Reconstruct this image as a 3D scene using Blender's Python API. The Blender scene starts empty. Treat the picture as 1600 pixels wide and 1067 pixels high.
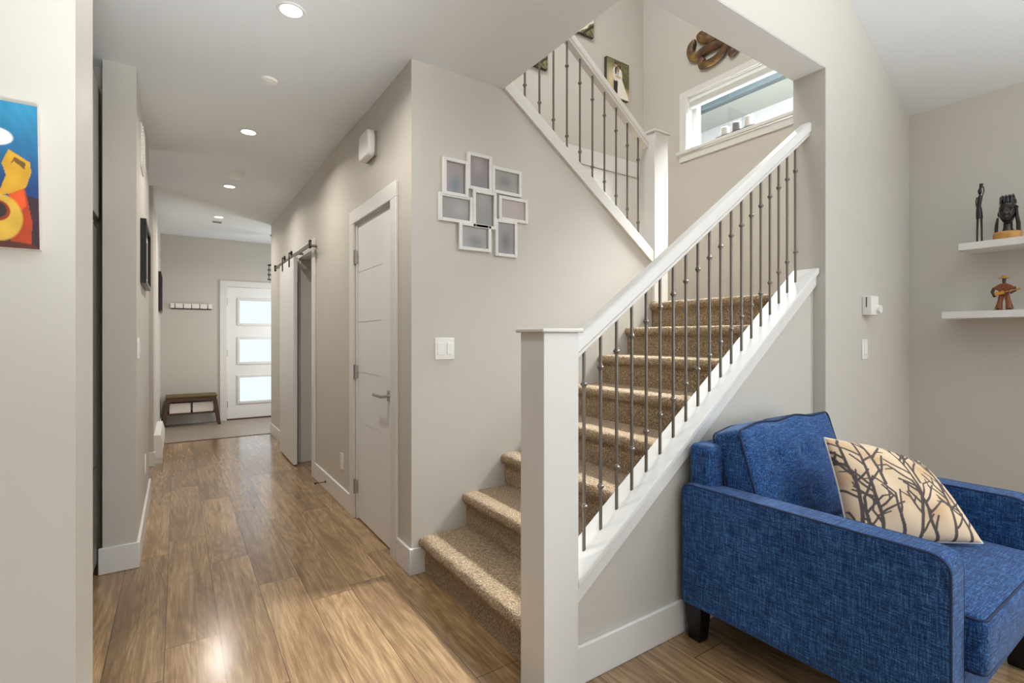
import bpy, math, random
import numpy as np
from mathutils import Vector, Matrix
S = bpy.context.scene
COL = S.collection
random.seed(7); RNG = np.random.default_rng(7)

# ------------------------------------------------------------------ camera
F = 780.0
TH = math.atan((800 - 276) / F)
cam = bpy.data.objects.new('camera', bpy.data.cameras.new('camera'))
COL.objects.link(cam)
cam.location = (0, 0, 1.26)
cam.rotation_euler = (math.pi / 2, 0, -TH)
cam.data.sensor_width = 36.0
cam.data.lens = 36.0 * F / 1600
cam.data.shift_y = -6.5 / 1600
cam.data.clip_start = 0.05
S.camera = cam
S.view_settings.view_transform = 'Standard'
S.view_settings.look = 'None'
S.view_settings.exposure = 0.0
S.view_settings.gamma = 1.0
S.view_settings.use_curve_mapping = False
S.cycles.max_bounces = 10
S.cycles.diffuse_bounces = 6
S.cycles.caustics_reflective = False
S.cycles.caustics_refractive = False
S.cycles.sample_clamp_indirect = 6.0

# ------------------------------------------------------------------ sky + window daylight + added fill lights
W = bpy.data.worlds.new('sky'); S.world = W; W.use_nodes = True
bg = W.node_tree.nodes['Background']
bg.inputs[0].default_value = (0.90, 0.95, 1.0, 1); bg.inputs[1].default_value = 1.45

def area(name, loc, direction, sx, sy, power, color, spread=180):
    l = bpy.data.lights.new(name, 'AREA'); l.shape = 'RECTANGLE'
    l.size, l.size_y, l.energy, l.color = sx, sy, power, color
    l.spread = math.radians(spread)
    o = bpy.data.objects.new(name, l); COL.objects.link(o)
    o.location = loc
    o.rotation_euler = Vector(direction).to_track_quat('-Z', 'Y').to_euler()
    return o
DAY = (0.96, 0.98, 1.0)
# daylight through the living room windows (behind and right of the camera), the sky above the
# neighbour's roof seen by the landing window, then fill lights added for stairwell, entry, ceilings and passage
area('daylight_back_window_east', (2.3, -4.25, 1.75), (0, 1, 0), 2.2, 2.1, 22, DAY)
area('daylight_back_window_west', (-1.6, -4.25, 1.75), (0, 1, 0), 2.2, 2.1, 4, DAY)
area('daylight_side_window', (4.2, -2.1, 1.75), (-1, 0, 0), 2.2, 1.7, 66, DAY)
area('skylight_above_neighbour', (5.35, 2.1, 4.85), (-2.75, -0.1, -3.4), 2.6, 1.0, 1350, (0.97, 0.99, 1.0), 90)
area('upstairs_fill', (1.3, 2.1, 5.3), (0.45, 0.3, -1), 1.2, 1.0, 62, (0.98, 0.98, 0.97))  # added fill for the upper stairwell; no window is built here
area('entry_fill', (1.9, 8.0, 1.4), (-1, -0.2, 0), 0.5, 1.6, 21, DAY)  # fill added inside the entry to lift the far hall
area('vault_fill', (2.1, -1.9, 1.3), (0.0, 0.2, 1), 1.2, 1.2, 140, (0.95, 0.99, 1.0), 120)  # unseen fill added behind the camera, standing in for a bounced flash
area('hall_ceiling_fill', (0.3, -0.9, 0.35), (-0.2, 3.1, 2.39), 0.8, 0.5, 5, (0.95, 0.99, 1.0), 34)  # low fill added out of view to brighten the hall ceiling
area('passage_fill', (-1.35, 5.45, 0.7), (1.75, 0.0, 2.0), 0.7, 0.8, 2.2, (0.95, 0.98, 1.0), 100)  # added fill hidden in the passage, aimed up at the hall ceiling

# ------------------------------------------------------------------ helpers: colour + nodes
def lin(r, g, b):
    def f(c):
        c /= 255.0
        return c / 12.92 if c <= 0.04045 else ((c + 0.055) / 1.055) ** 2.4
    return (f(r), f(g), f(b))
def linarr(a):
    a = np.asarray(a, float) / 255.0
    return np.where(a <= 0.04045, a / 12.92, ((a + 0.055) / 1.055) ** 2.4)

class NT:
    def __init__(s, name):
        s.m = bpy.data.materials.new(name); s.m.use_nodes = True
        s.t = s.m.node_tree; s.p = s.t.nodes['Principled BSDF']
    def n(s, kind, **k):
        nd = s.t.nodes.new(kind)
        for a, b in k.items(): setattr(nd, a, b)
        return nd
    def put(s, sock, v):
        if isinstance(v, bpy.types.NodeSocket): s.t.links.new(v, sock)
        else:
            if isinstance(v, tuple) and len(v) == 3 and sock.type == 'RGBA': v = v + (1,)
            sock.default_value = v
    def math(s, op, a, b=0.0, c=0.0):
        nd = s.n('ShaderNodeMath', operation=op)
        for i, v in enumerate((a, b, c)): s.put(nd.inputs[i], v)
        return nd.outputs[0]
    def mix(s, f, a, b, blend='MIX'):
        nd = s.n('ShaderNodeMix', data_type='RGBA', blend_type=blend)
        s.put(nd.inputs[0], f); s.put(nd.inputs[6], a); s.put(nd.inputs[7], b)
        return nd.outputs[2]
    def coord(s, which='Object'):
        return s.n('ShaderNodeTexCoord').outputs[which]
    def mapping(s, v, scale=(1, 1, 1), loc=(0, 0, 0), rot=(0, 0, 0)):
        nd = s.n('ShaderNodeMapping'); s.put(nd.inputs[0], v)
        nd.inputs['Scale'].default_value = scale; nd.inputs['Location'].default_value = loc
        nd.inputs['Rotation'].default_value = rot
        return nd.outputs[0]
    def noise(s, v, scale, detail=3, rough=0.5, dist=0.0, out=0):
        nd = s.n('ShaderNodeTexNoise'); s.put(nd.inputs['Vector'], v)
        nd.inputs['Scale'].default_value = scale; nd.inputs['Detail'].default_value = detail
        nd.inputs['Roughness'].default_value = rough; nd.inputs['Distortion'].default_value = dist
        return nd.outputs[out]
    def ramp(s, f, stops):
        nd = s.n('ShaderNodeValToRGB'); s.put(nd.inputs[0], f)
        e = nd.color_ramp.elements
        while len(e) < len(stops): e.new(0.5)
        for i, (p, c) in enumerate(stops):
            e[i].position = p; e[i].color = tuple(c) + (1,)
        return nd.outputs[0]
    def bump(s, h, strength=0.3, dist=0.002):
        nd = s.n('ShaderNodeBump'); nd.inputs['Strength'].default_value = strength
        nd.inputs['Distance'].default_value = dist; s.put(nd.inputs['Height'], h)
        s.put(s.p.inputs['Normal'], nd.outputs[0])
    def set(s, **k):
        for a, b in k.items(): s.put(s.p.inputs[a.replace('_', ' ')], b)
        return s

def plain(name, rgb, rough=0.5, metal=0.0, var=0.03, scale=6.0, spec=0.5, bump=0.0, bscale=300):
    m = NT(name); c = m.coord()
    base = lin(*rgb)
    f = m.noise(c, scale, 2)
    dark = tuple(x * (1 - var) for x in base); light = tuple(min(1, x * (1 + var)) for x in base)
    m.set(Base_Color=m.mix(f, dark, light), Roughness=rough, Metallic=metal)
    m.p.inputs['Specular IOR Level'].default_value = spec
    if bump: m.bump(m.noise(c, bscale, 2), bump, 0.001)
    return m.m

M = {}
M['wall'] = plain('greige_wall_paint', (202, 198, 190), 0.5, spec=0.35, var=0.015, bump=0.06, bscale=220)
M['ceiling'] = plain('ceiling_paint', (226, 230, 233), 0.8, spec=0.2, var=0.01, bump=0.05, bscale=260)
M['trim'] = plain('white_trim_paint', (226, 225, 222), 0.38, spec=0.4, var=0.01)
M['door'] = plain('white_door_paint', (235, 236, 236), 0.35, spec=0.4, var=0.01)
M['plastic'] = plain('white_plastic', (238, 237, 233), 0.35, var=0.0)
M['plastic_dark'] = plain('grey_slot', (60, 60, 60), 0.5, var=0.0)
M['iron'] = plain('pewter_baluster_metal', (128, 122, 114), 0.38, metal=0.85, var=0.08, scale=40)
M['nickel'] = plain('satin_nickel', (190, 187, 182), 0.25, metal=1.0, var=0.02)
M['bronze'] = plain('dark_bronze_metal', (66, 56, 48), 0.4, metal=0.8)
M['track'] = plain('brushed_steel_track', (140, 134, 128), 0.4, metal=0.9)
M['black'] = plain('black_frame_paint', (22, 21, 20), 0.3)
M['blackleg'] = plain('black_wood_leg', (16, 15, 16), 0.3)
M['ebony'] = plain('carved_ebony', (34, 26, 24), 0.22, var=0.4, scale=60, bump=0.2, bscale=120)
M['fridge'] = plain('dark_stainless_steel', (74, 76, 78), 0.35, metal=0.7)
M['cabinet'] = plain('grey_cabinet_paint', (150, 147, 141), 0.4)
M['walnut'] = plain('dark_walnut_wood', (82, 58, 44), 0.45, var=0.25, scale=25)
M['olive'] = plain('olive_seat_pad', (108, 92, 62), 0.8, var=0.12, scale=80)
M['box'] = plain('white_box_fabric', (232, 226, 220), 0.8)
M['wax'] = plain('pale_candle_wax', (214, 212, 208), 0.5)
M['slate'] = plain('dark_slate_tray', (54, 52, 52), 0.4)
M['wax_grey'] = plain('grey_candle_wax', (120, 120, 124), 0.5)
M['siding'] = plain('pale_grey_siding', (158, 162, 166), 0.6, var=0.02)
M['gutter'] = plain('blue_grey_gutter', (50, 64, 70), 0.6, var=0.25, scale=18)
M['soffit'] = plain('grey_soffit', (140, 146, 140), 0.7)
M['vinyl'] = plain('white_vinyl', (240, 242, 242), 0.35, var=0.0)
M['blindm'] = plain('white_blind_slats', (226, 226, 222), 0.5, var=0.03)
M['terracotta'] = plain('reddish_brown_carved_wood', (128, 70, 38), 0.4, var=0.25, scale=70)
M['yellowwood'] = plain('yellow_carved_wood', (196, 138, 56), 0.4, var=0.15, scale=70)
M['brownwood'] = plain('dark_brown_carved_wood', (72, 46, 34), 0.4, var=0.2, scale=70)
M['cork'] = plain('golden_wood_slice', (190, 140, 74), 0.5, var=0.3, scale=60)
M['rubber'] = plain('black_rubber', (20, 20, 20), 0.6)

def emit(name, rgb, strength):
    m = NT(name); m.set(Base_Color=(0.9, 0.9, 0.88), Roughness=0.4)
    m.p.inputs['Emission Color'].default_value = rgb + (1,)
    m.p.inputs['Emission Strength'].default_value = strength
    return m.m
M['lamp'] = emit('lit_lamp_lens', (1.0, 0.94, 0.85), 5.0)

def frosted():
    m = NT('frosted_glass'); m.set(Base_Color=(0.70, 0.74, 0.77), Roughness=0.55)
    m.p.inputs['Transmission Weight'].default_value = 1.0
    m.p.inputs['IOR'].default_value = 1.12
    c = m.coord(); m.bump(m.noise(c, 400, 2), 0.1, 0.001)
    return m.m
M['frosted'] = frosted()
def clearglass():
    m = NT('clear_window_glass'); t = m.t
    mix = m.n('ShaderNodeMixShader'); tr = m.n('ShaderNodeBsdfTransparent'); gl = m.n('ShaderNodeBsdfGlossy')
    gl.inputs['Roughness'].default_value = 0.02
    mix.inputs[0].default_value = 0.06
    t.links.new(tr.outputs[0], mix.inputs[1]); t.links.new(gl.outputs[0], mix.inputs[2])
    t.links.new(mix.outputs[0], t.nodes['Material Output'].inputs[0])
    return m.m
M['glass'] = clearglass()

def oak_floor():
    m = NT('oak_laminate_planks'); co = m.coord()
    sep = m.n('ShaderNodeSeparateXYZ'); m.put(sep.inputs[0], co)
    X, Y = sep.outputs[0], sep.outputs[1]
    w, L = 0.192, 1.28
    xs = m.math('DIVIDE', m.math('ADD', X, 0.231), w)
    ix = m.math('FLOOR', xs)
    wn = m.n('ShaderNodeTexWhiteNoise', noise_dimensions='1D'); m.put(wn.inputs['W'], ix)
    ys = m.math('ADD', m.math('DIVIDE', Y, L), m.math('MULTIPLY', wn.outputs[0], 7.3))
    iy = m.math('FLOOR', ys)
    cmb = m.n('ShaderNodeCombineXYZ'); m.put(cmb.inputs[0], ix); m.put(cmb.inputs[1], iy)
    w2 = m.n('ShaderNodeTexWhiteNoise', noise_dimensions='2D'); m.put(w2.inputs['Vector'], cmb.outputs[0])
    r = w2.outputs[0]
    # grain coordinates, shifted per board
    def gv(sx, sy, k):
        c = m.n('ShaderNodeCombineXYZ')
        m.put(c.inputs[0], m.math('MULTIPLY', X, sx)); m.put(c.inputs[1], m.math('ADD', m.math('MULTIPLY', Y, sy), m.math('MULTIPLY', r, 37.0)))
        m.put(c.inputs[2], m.math('MULTIPLY', r, k)); return c.outputs[0]
    fine = m.noise(gv(55, 2.2, 90), 1.0, 6, 0.65, 0.3)
    field = m.noise(gv(5.0, 0.75, 61), 1.0, 2, 0.45, 0.4)
    rings = m.math('ADD', 0.5, m.math('MULTIPLY', 0.5, m.math('SINE', m.math('MULTIPLY', field, 95.0))))
    pores = m.noise(gv(230, 9, 20), 1.0, 2, 0.5)
    blot = m.noise(gv(4.5, 0.9, 33), 1.0, 4, 0.6)
    c1 = m.ramp(fine, [(0.25, lin(126, 98, 69)), (0.5, lin(184, 150, 109)), (0.78, lin(214, 184, 142))])
    c2 = m.mix(m.math('MULTIPLY', m.math('SUBTRACT', 1.0, rings), 0.30), c1, lin(96, 70, 46))
    dk = m.ramp(blot, [(0.40, (0, 0, 0)), (0.72, (1, 1, 1))])
    sepc = m.n('ShaderNodeRGBToBW'); m.put(sepc.inputs[0], dk)
    c3 = m.mix(m.math('MULTIPLY', sepc.outputs[0], 0.7), c2, lin(98, 73, 50))
    hs = m.n('ShaderNodeHueSaturation'); m.put(hs.inputs['Color'], c3)
    m.put(hs.inputs['Value'], m.math('ADD', 0.84, m.math('MULTIPLY', r, 0.30)))
    hs.inputs['Saturation'].default_value = 0.98
    # seams
    fx = m.math('ABSOLUTE', m.math('SUBTRACT', m.math('FRACT', xs), 0.5))
    fy = m.math('ABSOLUTE', m.math('SUBTRACT', m.math('FRACT', ys), 0.5))
    seam = m.math('MAXIMUM', m.math('GREATER_THAN', fx, 0.5 - 0.0016 / w), m.math('GREATER_THAN', fy, 0.5 - 0.0018 / L))
    streak = m.mix(m.math('MULTIPLY', m.ramp(pores, [(0.42, (1, 1, 1)), (0.60, (0, 0, 0))]), 0.30), hs.outputs[0], lin(88, 64, 42))
    col = m.mix(m.math('MULTIPLY', seam, 0.72), streak, lin(60, 42, 28))
    rough = m.math('ADD', 0.12, m.math('MULTIPLY', fine, 0.12))
    m.set(Base_Color=col, Roughness=rough)
    m.p.inputs['Specular IOR Level'].default_value = 0.5
    m.p.inputs['Coat Weight'].default_value = 0.4; m.p.inputs['Coat Roughness'].default_value = 0.2
    h = m.math('SUBTRACT', m.math('MULTIPLY', pores, 0.35), m.math('MULTIPLY', seam, 1.2))
    m.bump(h, 0.07, 0.002)
    return m.m
M['oak'] = oak_floor()

def tile():
    m = NT('grey_brown_floor_tile'); co = m.coord()
    b = m.n('ShaderNodeTexBrick'); m.put(b.inputs['Vector'], m.mapping(co, (1, 1, 1), (0.1, 0.02, 0)))
    b.inputs['Scale'].default_value = 1.0; b.inputs['Brick Width'].default_value = 0.61
    b.inputs['Row Height'].default_value = 0.305; b.inputs['Mortar Size'].default_value = 0.003
    b.inputs['Color1'].default_value = lin(160, 148, 134) + (1,); b.inputs['Color2'].default_value = lin(148, 136, 122) + (1,)
    b.inputs['Mortar'].default_value = lin(176, 168, 156) + (1,)
    n = m.noise(m.mapping(co, (2, 14, 1)), 3, 4)
    m.set(Base_Color=m.mix(0.35, b.outputs[0], m.ramp(n, [(0.3, lin(120, 108, 96)), (0.7, lin(168, 156, 142))])), Roughness=0.4)
    return m.m
M['tile'] = tile()

def carpet():
    m = NT('beige_cut_pile_carpet'); co = m.coord('Object')
    a = m.noise(co, 150, 2, 0.7); b = m.noise(co, 70, 2, 0.6); d = m.noise(co, 9, 2)
    c1 = m.ramp(a, [(0.34, lin(70, 50, 30)), (0.50, lin(156, 130, 96)), (0.64, lin(232, 214, 186))])
    c2 = m.mix(0.25, c1, m.ramp(b, [(0.35, lin(112, 84, 52)), (0.65, lin(190, 164, 126))]))
    c3 = m.mix(0.2, c2, m.ramp(d, [(0.3, lin(140, 112, 76)), (0.7, lin(184, 158, 120))]))
    m.set(Base_Color=c3, Roughness=0.95)
    m.p.inputs['Specular IOR Level'].default_value = 0.1
    m.p.inputs['Sheen Weight'].default_value = 0.35
    m.p.inputs['Sheen Roughness'].default_value = 0.45
    m.p.inputs['Sheen Tint'].default_value = (0.95, 0.92, 0.88, 1)
    m.bump(m.math('ADD', a, m.math('MULTIPLY', b, 0.8)), 0.9, 0.012)
    return m.m
M['carpet'] = carpet()

def linen(name, dark, mid, light):
    m = NT(name); co = m.coord()
    a = m.noise(m.mapping(co, (20, 270, 270)), 1.0, 3, 0.62)
    b = m.noise(m.mapping(co, (270, 20, 270), (3, 1, 7)), 1.0, 3, 0.62)
    c = m.noise(m.mapping(co, (270, 270, 20), (9, 4, 2)), 1.0, 3, 0.62)
    f = m.math('DIVIDE', m.math('ADD', m.math('ADD', a, b), c), 3.0)
    f = m.math('ADD', m.math('MULTIPLY', m.math('SUBTRACT', f, 0.5), 1.6), 0.5)
    m.set(Base_Color=m.ramp(f, [(0.30, lin(*dark)), (0.50, lin(*mid)), (0.72, lin(*light))]), Roughness=0.85)
    m.p.inputs['Specular IOR Level'].default_value = 0.2
    m.p.inputs['Sheen Weight'].default_value = 0.12
    m.bump(f, 0.35, 0.0015)
    return m.m
M['blue'] = linen('navy_blue_linen_weave', (13, 27, 52), (35, 71, 124), (86, 136, 194))
M['navy'] = plain('navy_piping_cloth', (24, 42, 76), 0.8, var=0.1, scale=100)

def painted(name, rough=0.6):
    m = NT(name); a = m.n('ShaderNodeAttribute'); a.attribute_name = 'Col'
    m.set(Base_Color=a.outputs['Color'], Roughness=rough)
    m.bump(m.noise(m.coord(), 500, 2), 0.08, 0.0008)
    return m.m
M['paint'] = painted('printed_canvas'); M['print'] = painted('patterned_cloth', 0.85); M['photo'] = painted('photo_print', 0.25)

def snakewood():
    m = NT('carved_snake_wood'); co = m.coord()
    a = m.noise(co, 9, 3); b = m.noise(m.mapping(co, (40, 40, 40)), 1.0, 3)
    c = m.ramp(a, [(0.35, lin(66, 44, 24)), (0.52, lin(104, 74, 38)), (0.66, lin(158, 122, 62))])
    m.set(Base_Color=m.mix(m.math('MULTIPLY', b, 0.5), c, lin(66, 42, 24)), Roughness=0.45)
    m.bump(b, 0.4, 0.004)
    return m.m
M['snakewood'] = snakewood()

# ------------------------------------------------------------------ helpers: meshes
class MB:
    def __init__(s): s.v = []; s.f = []; s.X = None
    def add(s, vs, fs):
        k = len(s.v)
        if s.X: vs = [s.X(Vector(p)) for p in vs]
        s.v += [tuple(p) for p in vs]; s.f += [tuple(i + k for i in f) for f in fs]
        return s
    def box(s, x0, x1, y0, y1, z0, z1):
        v = [(x, y, z) for z in (z0, z1) for y in (y0, y1) for x in (x0, x1)]
        return s.add(v, [(0, 2, 3, 1), (4, 5, 7, 6), (0, 1, 5, 4), (2, 6, 7, 3), (0, 4, 6, 2), (1, 3, 7, 5)])
    def prism(s, pts, axis, a0, a1):
        """pts: 2D outline in the two other axes (in x,y,z order); extruded along axis"""
        def mk(p, a):
            if axis == 'x': return (a, p[0], p[1])
            if axis == 'y': return (p[0], a, p[1])
            return (p[0], p[1], a)
        n = len(pts); ar = sum(pts[i][0] * pts[(i + 1) % n][1] - pts[(i + 1) % n][0] * pts[i][1] for i in range(n))
        flip = (ar > 0) == (axis == 'y')
        v = [mk(p, a0) for p in pts] + [mk(p, a1) for p in pts]
        fs = [tuple(range(n))[::-1], tuple(range(n, 2 * n))] + [(i, (i + 1) % n, (i + 1) % n + n, i + n) for i in range(n)]
        if flip: fs = [f[::-1] for f in fs]
        return s.add(v, fs)
    def frustum(s, c0, d0, c1, d1):
        v = []
        for c, d in ((c0, d0), (c1, d1)):
            v += [(c[0] + sx * d[0] / 2, c[1] + sy * d[1] / 2, c[2]) for sy in (-1, 1) for sx in (-1, 1)]
        return s.add(v, [(0, 2, 3, 1), (4, 5, 7, 6), (0, 1, 5, 4), (2, 6, 7, 3), (0, 4, 6, 2), (1, 3, 7, 5)])
    def tube(s, path, r, n=10, closed=False, flat=1.0, up=None):
        P = [Vector(p) for p in path]; m = len(P)
        R = r if isinstance(r, (list, tuple)) else [r] * m
        v = []; prev = None
        for i in range(m):
            if closed: t = P[(i + 1) % m] - P[i - 1]
            else: t = P[min(i + 1, m - 1)] - P[max(i - 1, 0)]
            if t.length < 1e-9: t = Vector((0, 0, 1))
            t.normalize()
            if up is not None: a = Vector(up)
            elif prev is None: a = Vector((0, 0, 1)) if abs(t.z) < 0.9 else Vector((1, 0, 0))
            else: a = prev
            b = t.cross(a)
            if b.length < 1e-6: b = t.cross(Vector((1, 0, 0)))
            b.normalize(); a = b.cross(t); a.normalize(); prev = a
            for k in range(n):
                q = 2 * math.pi * k / n
                v.append(P[i] + (a * math.cos(q) * flat + b * math.sin(q)) * R[i])
        fs = []
        for i in range(m if closed else m - 1):
            j = (i + 1) % m
            for k in range(n):
                l = (k + 1) % n
                fs.append((i * n + k, i * n + l, j * n + l, j * n + k))
        if not closed:
            fs.append(tuple(range(n))[::-1]); fs.append(tuple((m - 1) * n + k for k in range(n)))
        return s.add(v, fs)
    def lathe(s, prof, c=(0, 0, 0), axis='z', n=24):
        v = []; m = len(prof)
        for r, h in prof:
            for k in range(n):
                q = 2 * math.pi * k / n; a, b = r * math.cos(q), r * math.sin(q)
                p = {'z': (a, b, h), 'y': (b, h, a), 'x': (h, a, b)}[axis]
                v.append((c[0] + p[0], c[1] + p[1], c[2] + p[2]))
        fs = [(i * n + k, i * n + (k + 1) % n, (i + 1) * n + (k + 1) % n, (i + 1) * n + k) for i in range(m - 1) for k in range(n)]
        fs.append(tuple(range(n))[::-1]); fs.append(tuple((m - 1) * n + k for k in range(n)))
        return s.add(v, fs)
    def ball(s, c, rx, ry=None, rz=None, n=16, m=10, fn=None):
        ry = ry or rx; rz = rz or rx
        v = []; fs = []
        for i in range(m + 1):
            t = math.pi * i / m
            for k in range(n):
                q = 2 * math.pi * k / n
                d = Vector((math.sin(t) * math.cos(q), math.sin(t) * math.sin(q), math.cos(t)))
                p = Vector((d.x * rx, d.y * ry, d.z * rz))
                if fn: p = fn(d, p)
                v.append((c[0] + p.x, c[1] + p.y, c[2] + p.z))
        for i in range(m):
            for k in range(n):
                l = (k + 1) % n
                fs.append((i * n + k, (i + 1) * n + k, (i + 1) * n + l, i * n + l))
        return s.add(v, fs)
    def grid(s, fn, nu, nv, flip=False):
        v = [fn(i / nu, j / nv) for j in range(nv + 1) for i in range(nu + 1)]
        w = nu + 1
        fs = [(j * w + i, j * w + i + 1, (j + 1) * w + i + 1, (j + 1) * w + i) for j in range(nv) for i in range(nu)]
        if flip: fs = [f[::-1] for f in fs]
        return s.add(v, fs)
    def rbox(s, c, d, r, m=8, e=4, warp=None):
        """rounded, dense box (cushions); warp(p_local) -> p_local"""
        h = [x / 2 for x in d]
        def ts(hh):
            rr = min(r, hh * 0.999)
            a = [hh - rr + rr * i / e for i in range(e + 1)]
            inn = [-(hh - rr) + 2 * (hh - rr) * i / m for i in range(1, m)]
            return [-x for x in reversed(a)] + inn + a
        T = [ts(x) for x in h]
        for ax in range(3):
            u, w = [(1, 2), (2, 0), (0, 1)][ax]
            for sg in (-1, 1):
                v = []
                for b in T[w]:
                    for a in T[u]:
                        p = [0, 0, 0]; p[ax] = sg * h[ax]; p[u] = a; p[w] = b
                        q = [max(-(h[i] - min(r, h[i])), min(h[i] - min(r, h[i]), p[i])) for i in range(3)]
                        dd = Vector([p[i] - q[i] for i in range(3)])
                        if dd.length > 0: dd = dd.normalized() * min(r, min(h))
                        P = Vector(q) + dd
                        if warp: P = warp(P, h)
                        v.append((P.x + c[0], P.y + c[1], P.z + c[2]))
                nu = len(T[u]); nw = len(T[w])
                fs = [(j * nu + i, j * nu + i + 1, (j + 1) * nu + i + 1, (j + 1) * nu + i) for j in range(nw - 1) for i in range(nu - 1)]
                if sg < 0: fs = [f[::-1] for f in fs]
                s.add(v, fs)
        return s

def rootloc(p):
    o = Vector((0, 0, 0))
    while p is not None:
        o += Vector(p.location); p = p.parent
    return o

def obj(name, mb, mat, parent=None, bevel=0.0, smooth=35, loc=None, seg=2, weld=False):
    """one mesh object; vertices given in world coordinates"""
    V = np.array([tuple(p) for p in mb.v], float)
    if parent is not None: o0 = rootloc(parent); L = Vector((0, 0, 0))
    elif loc is not None: o0 = L = Vector(loc)
    else:
        lo, hi = V.min(0), V.max(0); L = o0 = Vector(((lo[0] + hi[0]) / 2, (lo[1] + hi[1]) / 2, lo[2]))
    me = bpy.data.meshes.new(name)
    me.from_pydata([tuple(p) for p in (V - np.array(o0))], [], mb.f)
    me.validate()
    if weld:
        import bmesh
        b = bmesh.new(); b.from_mesh(me); bmesh.ops.remove_doubles(b, verts=b.verts, dist=1e-5); b.to_mesh(me); b.free()
    me.materials.append(M[mat] if isinstance(mat, str) else mat)
    if smooth:
        me.shade_smooth(); me.set_sharp_from_angle(angle=math.radians(smooth))
    o = bpy.data.objects.new(name, me); COL.objects.link(o)
    o.location = L
    if parent is not None: o.parent = parent
    if bevel:
        md = o.modifiers.new('bevel', 'BEVEL'); md.width = bevel; md.segments = seg; md.limit_method = 'ANGLE'
        md.angle_limit = math.radians(40)
    return o
def thing(name, loc, label, cat, group=None):
    o = bpy.data.objects.new(name, None); COL.objects.link(o); o.location = loc; o.empty_display_size = 0.1
    return tag(o, label, cat, group)
def tag(o, label, cat, group=None):
    o['label'] = label; o['category'] = cat
    if group: o['group'] = group
    return o
def struct(name, mb, mat, parent=None, bevel=0.0, **k):
    o = obj(name, mb, mat, parent, bevel, loc=None if parent else (0, 0, 0), **k)
    if parent is None: o['kind'] = 'structure'
    return o
def setcol(o, C):
    a = o.data.attributes.new('Col', 'FLOAT_COLOR', 'POINT')
    C = np.concatenate([C, np.ones((len(C), 1))], 1).astype(np.float32)
    a.data.foreach_set('color', C.ravel())

# ------------------------------------------------------------------ geometry constants
CH = 2.74                      # flat ceiling
XR, YF = 1.035, 2.499          # hall's right wall, stair wall with the photo collage
XL = -0.183                    # hall's left wall
XE = 4.13                      # outer right wall
YB0, YB1 = 1.312, 1.485        # header / partition between living room and stairs
YS = 1.375                     # knee wall below the stringer
YW = 3.64                      # far wall of the stairwell
XO = 1.615                     # edge of the ceiling over the stairs
YD = 8.70                      # wall with the front door

# ------------------------------------------------------------------ structure: floor, ceilings, walls
struct('floor', MB().box(-4, 4.25, -4.3, 7.19, -0.1, 0.0), 'oak')
struct('floor_entry', MB().box(-2, 2.2, 7.2, 8.9, -0.1, 0.0), 'tile')
struct('trim_1', MB().box(XL, XR, 7.175, 7.215, -0.01, 0.004), 'walnut')

struct('ceiling', MB().box(-4, XO, YB1, 8.9, CH, 3.04).box(XO, 4.25, 3.76, 8.9, CH, 3.04)
       .box(-3.7, 2.949, YB0 + .002, YB1, CH - .003, CH), 'ceiling')
struct('ceiling_upstairs', MB().box(-1.2, 4.25, YB1, 3.9, 5.5, 5.6), 'ceiling')
vz = lambda x: 2.763 + 0.495 * (XE - x)
struct('ceiling_vault', MB().prism([(XE + 0.15, vz(XE + 0.15)), (0.8, vz(0.8)), (-3.9, vz(0.8) - 0.495 * 4.7 + 0.4), (-3.9, vz(0.8) + 0.2), (0.8, vz(0.8) + 0.25), (XE + 0.15, vz(XE) + 0.25)], 'y', -4.35, YB0), 'ceiling')

struct('wall_left', MB().box(-3.7, XL, 1.434, 1.704, 0, CH), 'wall')
# hall's left side: alcove back, pier, hall wall, then the passage and the second stretch of wall
struct('wall_hall_left', MB().prism([(-1.25, 1.704), (-1.25, 3.60), (XL - 0.12, 3.60), (XL - 0.12, 4.88), (XL, 4.88), (XL, 3.42), (-.328, 3.42), (-.328, 3.54), (-1.13, 3.54), (-1.13, 1.704)], 'z', 0, CH), 'wall')
struct('wall_entry_left', MB().prism([(-1.7, 6.0), (-1.7, 6.12), (-0.31, 6.12), (-0.31, YD), (-0.19, YD), (-0.19, 6.0)], 'z', 0, CH), 'wall')
struct('wall_passage', MB().box(-1.7, -1.58, 3.60, 6.0, 0, CH), 'wall')
# hall's right wall with the closet opening and the sliding-door opening
C0, C1, DH = 2.78, 3.495, 2.05
B0, B1 = 4.79, 5.385
w = MB()
for y0, y1, z0 in ((YF + 0.12, C0, 0), (C0, C1, DH), (C1, B0, 0), (B0, B1, DH), (B1, 7.24, 0)): w.box(XR, XR + 0.12, y0, y1, z0, CH)
w.box(XR + 0.12, 2.1, 7.12, 7.24, 0, CH)
struct('wall_hall_right', w, 'wall')
struct('wall_washroom', MB().box(1.156, 2.3, 6.3, 6.4, 0, CH).box(2.3, 2.4, 3.77, 6.4, 0, CH), 'wall')
capu = lambda x: 1.82 + 0.708 * (2.905 - x)       # underside of the upper flight's capping board
struct('wall_stair', MB().prism([(XR, 0), (2.93, 0), (2.93, capu(2.93)), (XO, capu(XO)), (XO, CH), (XR, CH)], 'y', YF, YF + 0.12), 'wall')
struct('wall_front', MB().box(-3.7, XE, YB0, YB1, CH, 5.5).box(2.95, XE, YB0, YB1, 0, CH), 'wall')
capl = lambda x: 0.40 + 0.712 * (x - 1.2)         # top of the lower stringer's capping board
struct('wall_knee', MB().prism([(1.19, 0), (2.949, 0), (2.949, capl(2.949) - 0.05), (1.19, capl(1.19) - 0.05)], 'y', YS, YB1 - 0.002), 'wall')
WY0, WY1, WZ0, WZ1 = 1.72, 3.085, 3.075, 3.595     # landing window opening
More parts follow.
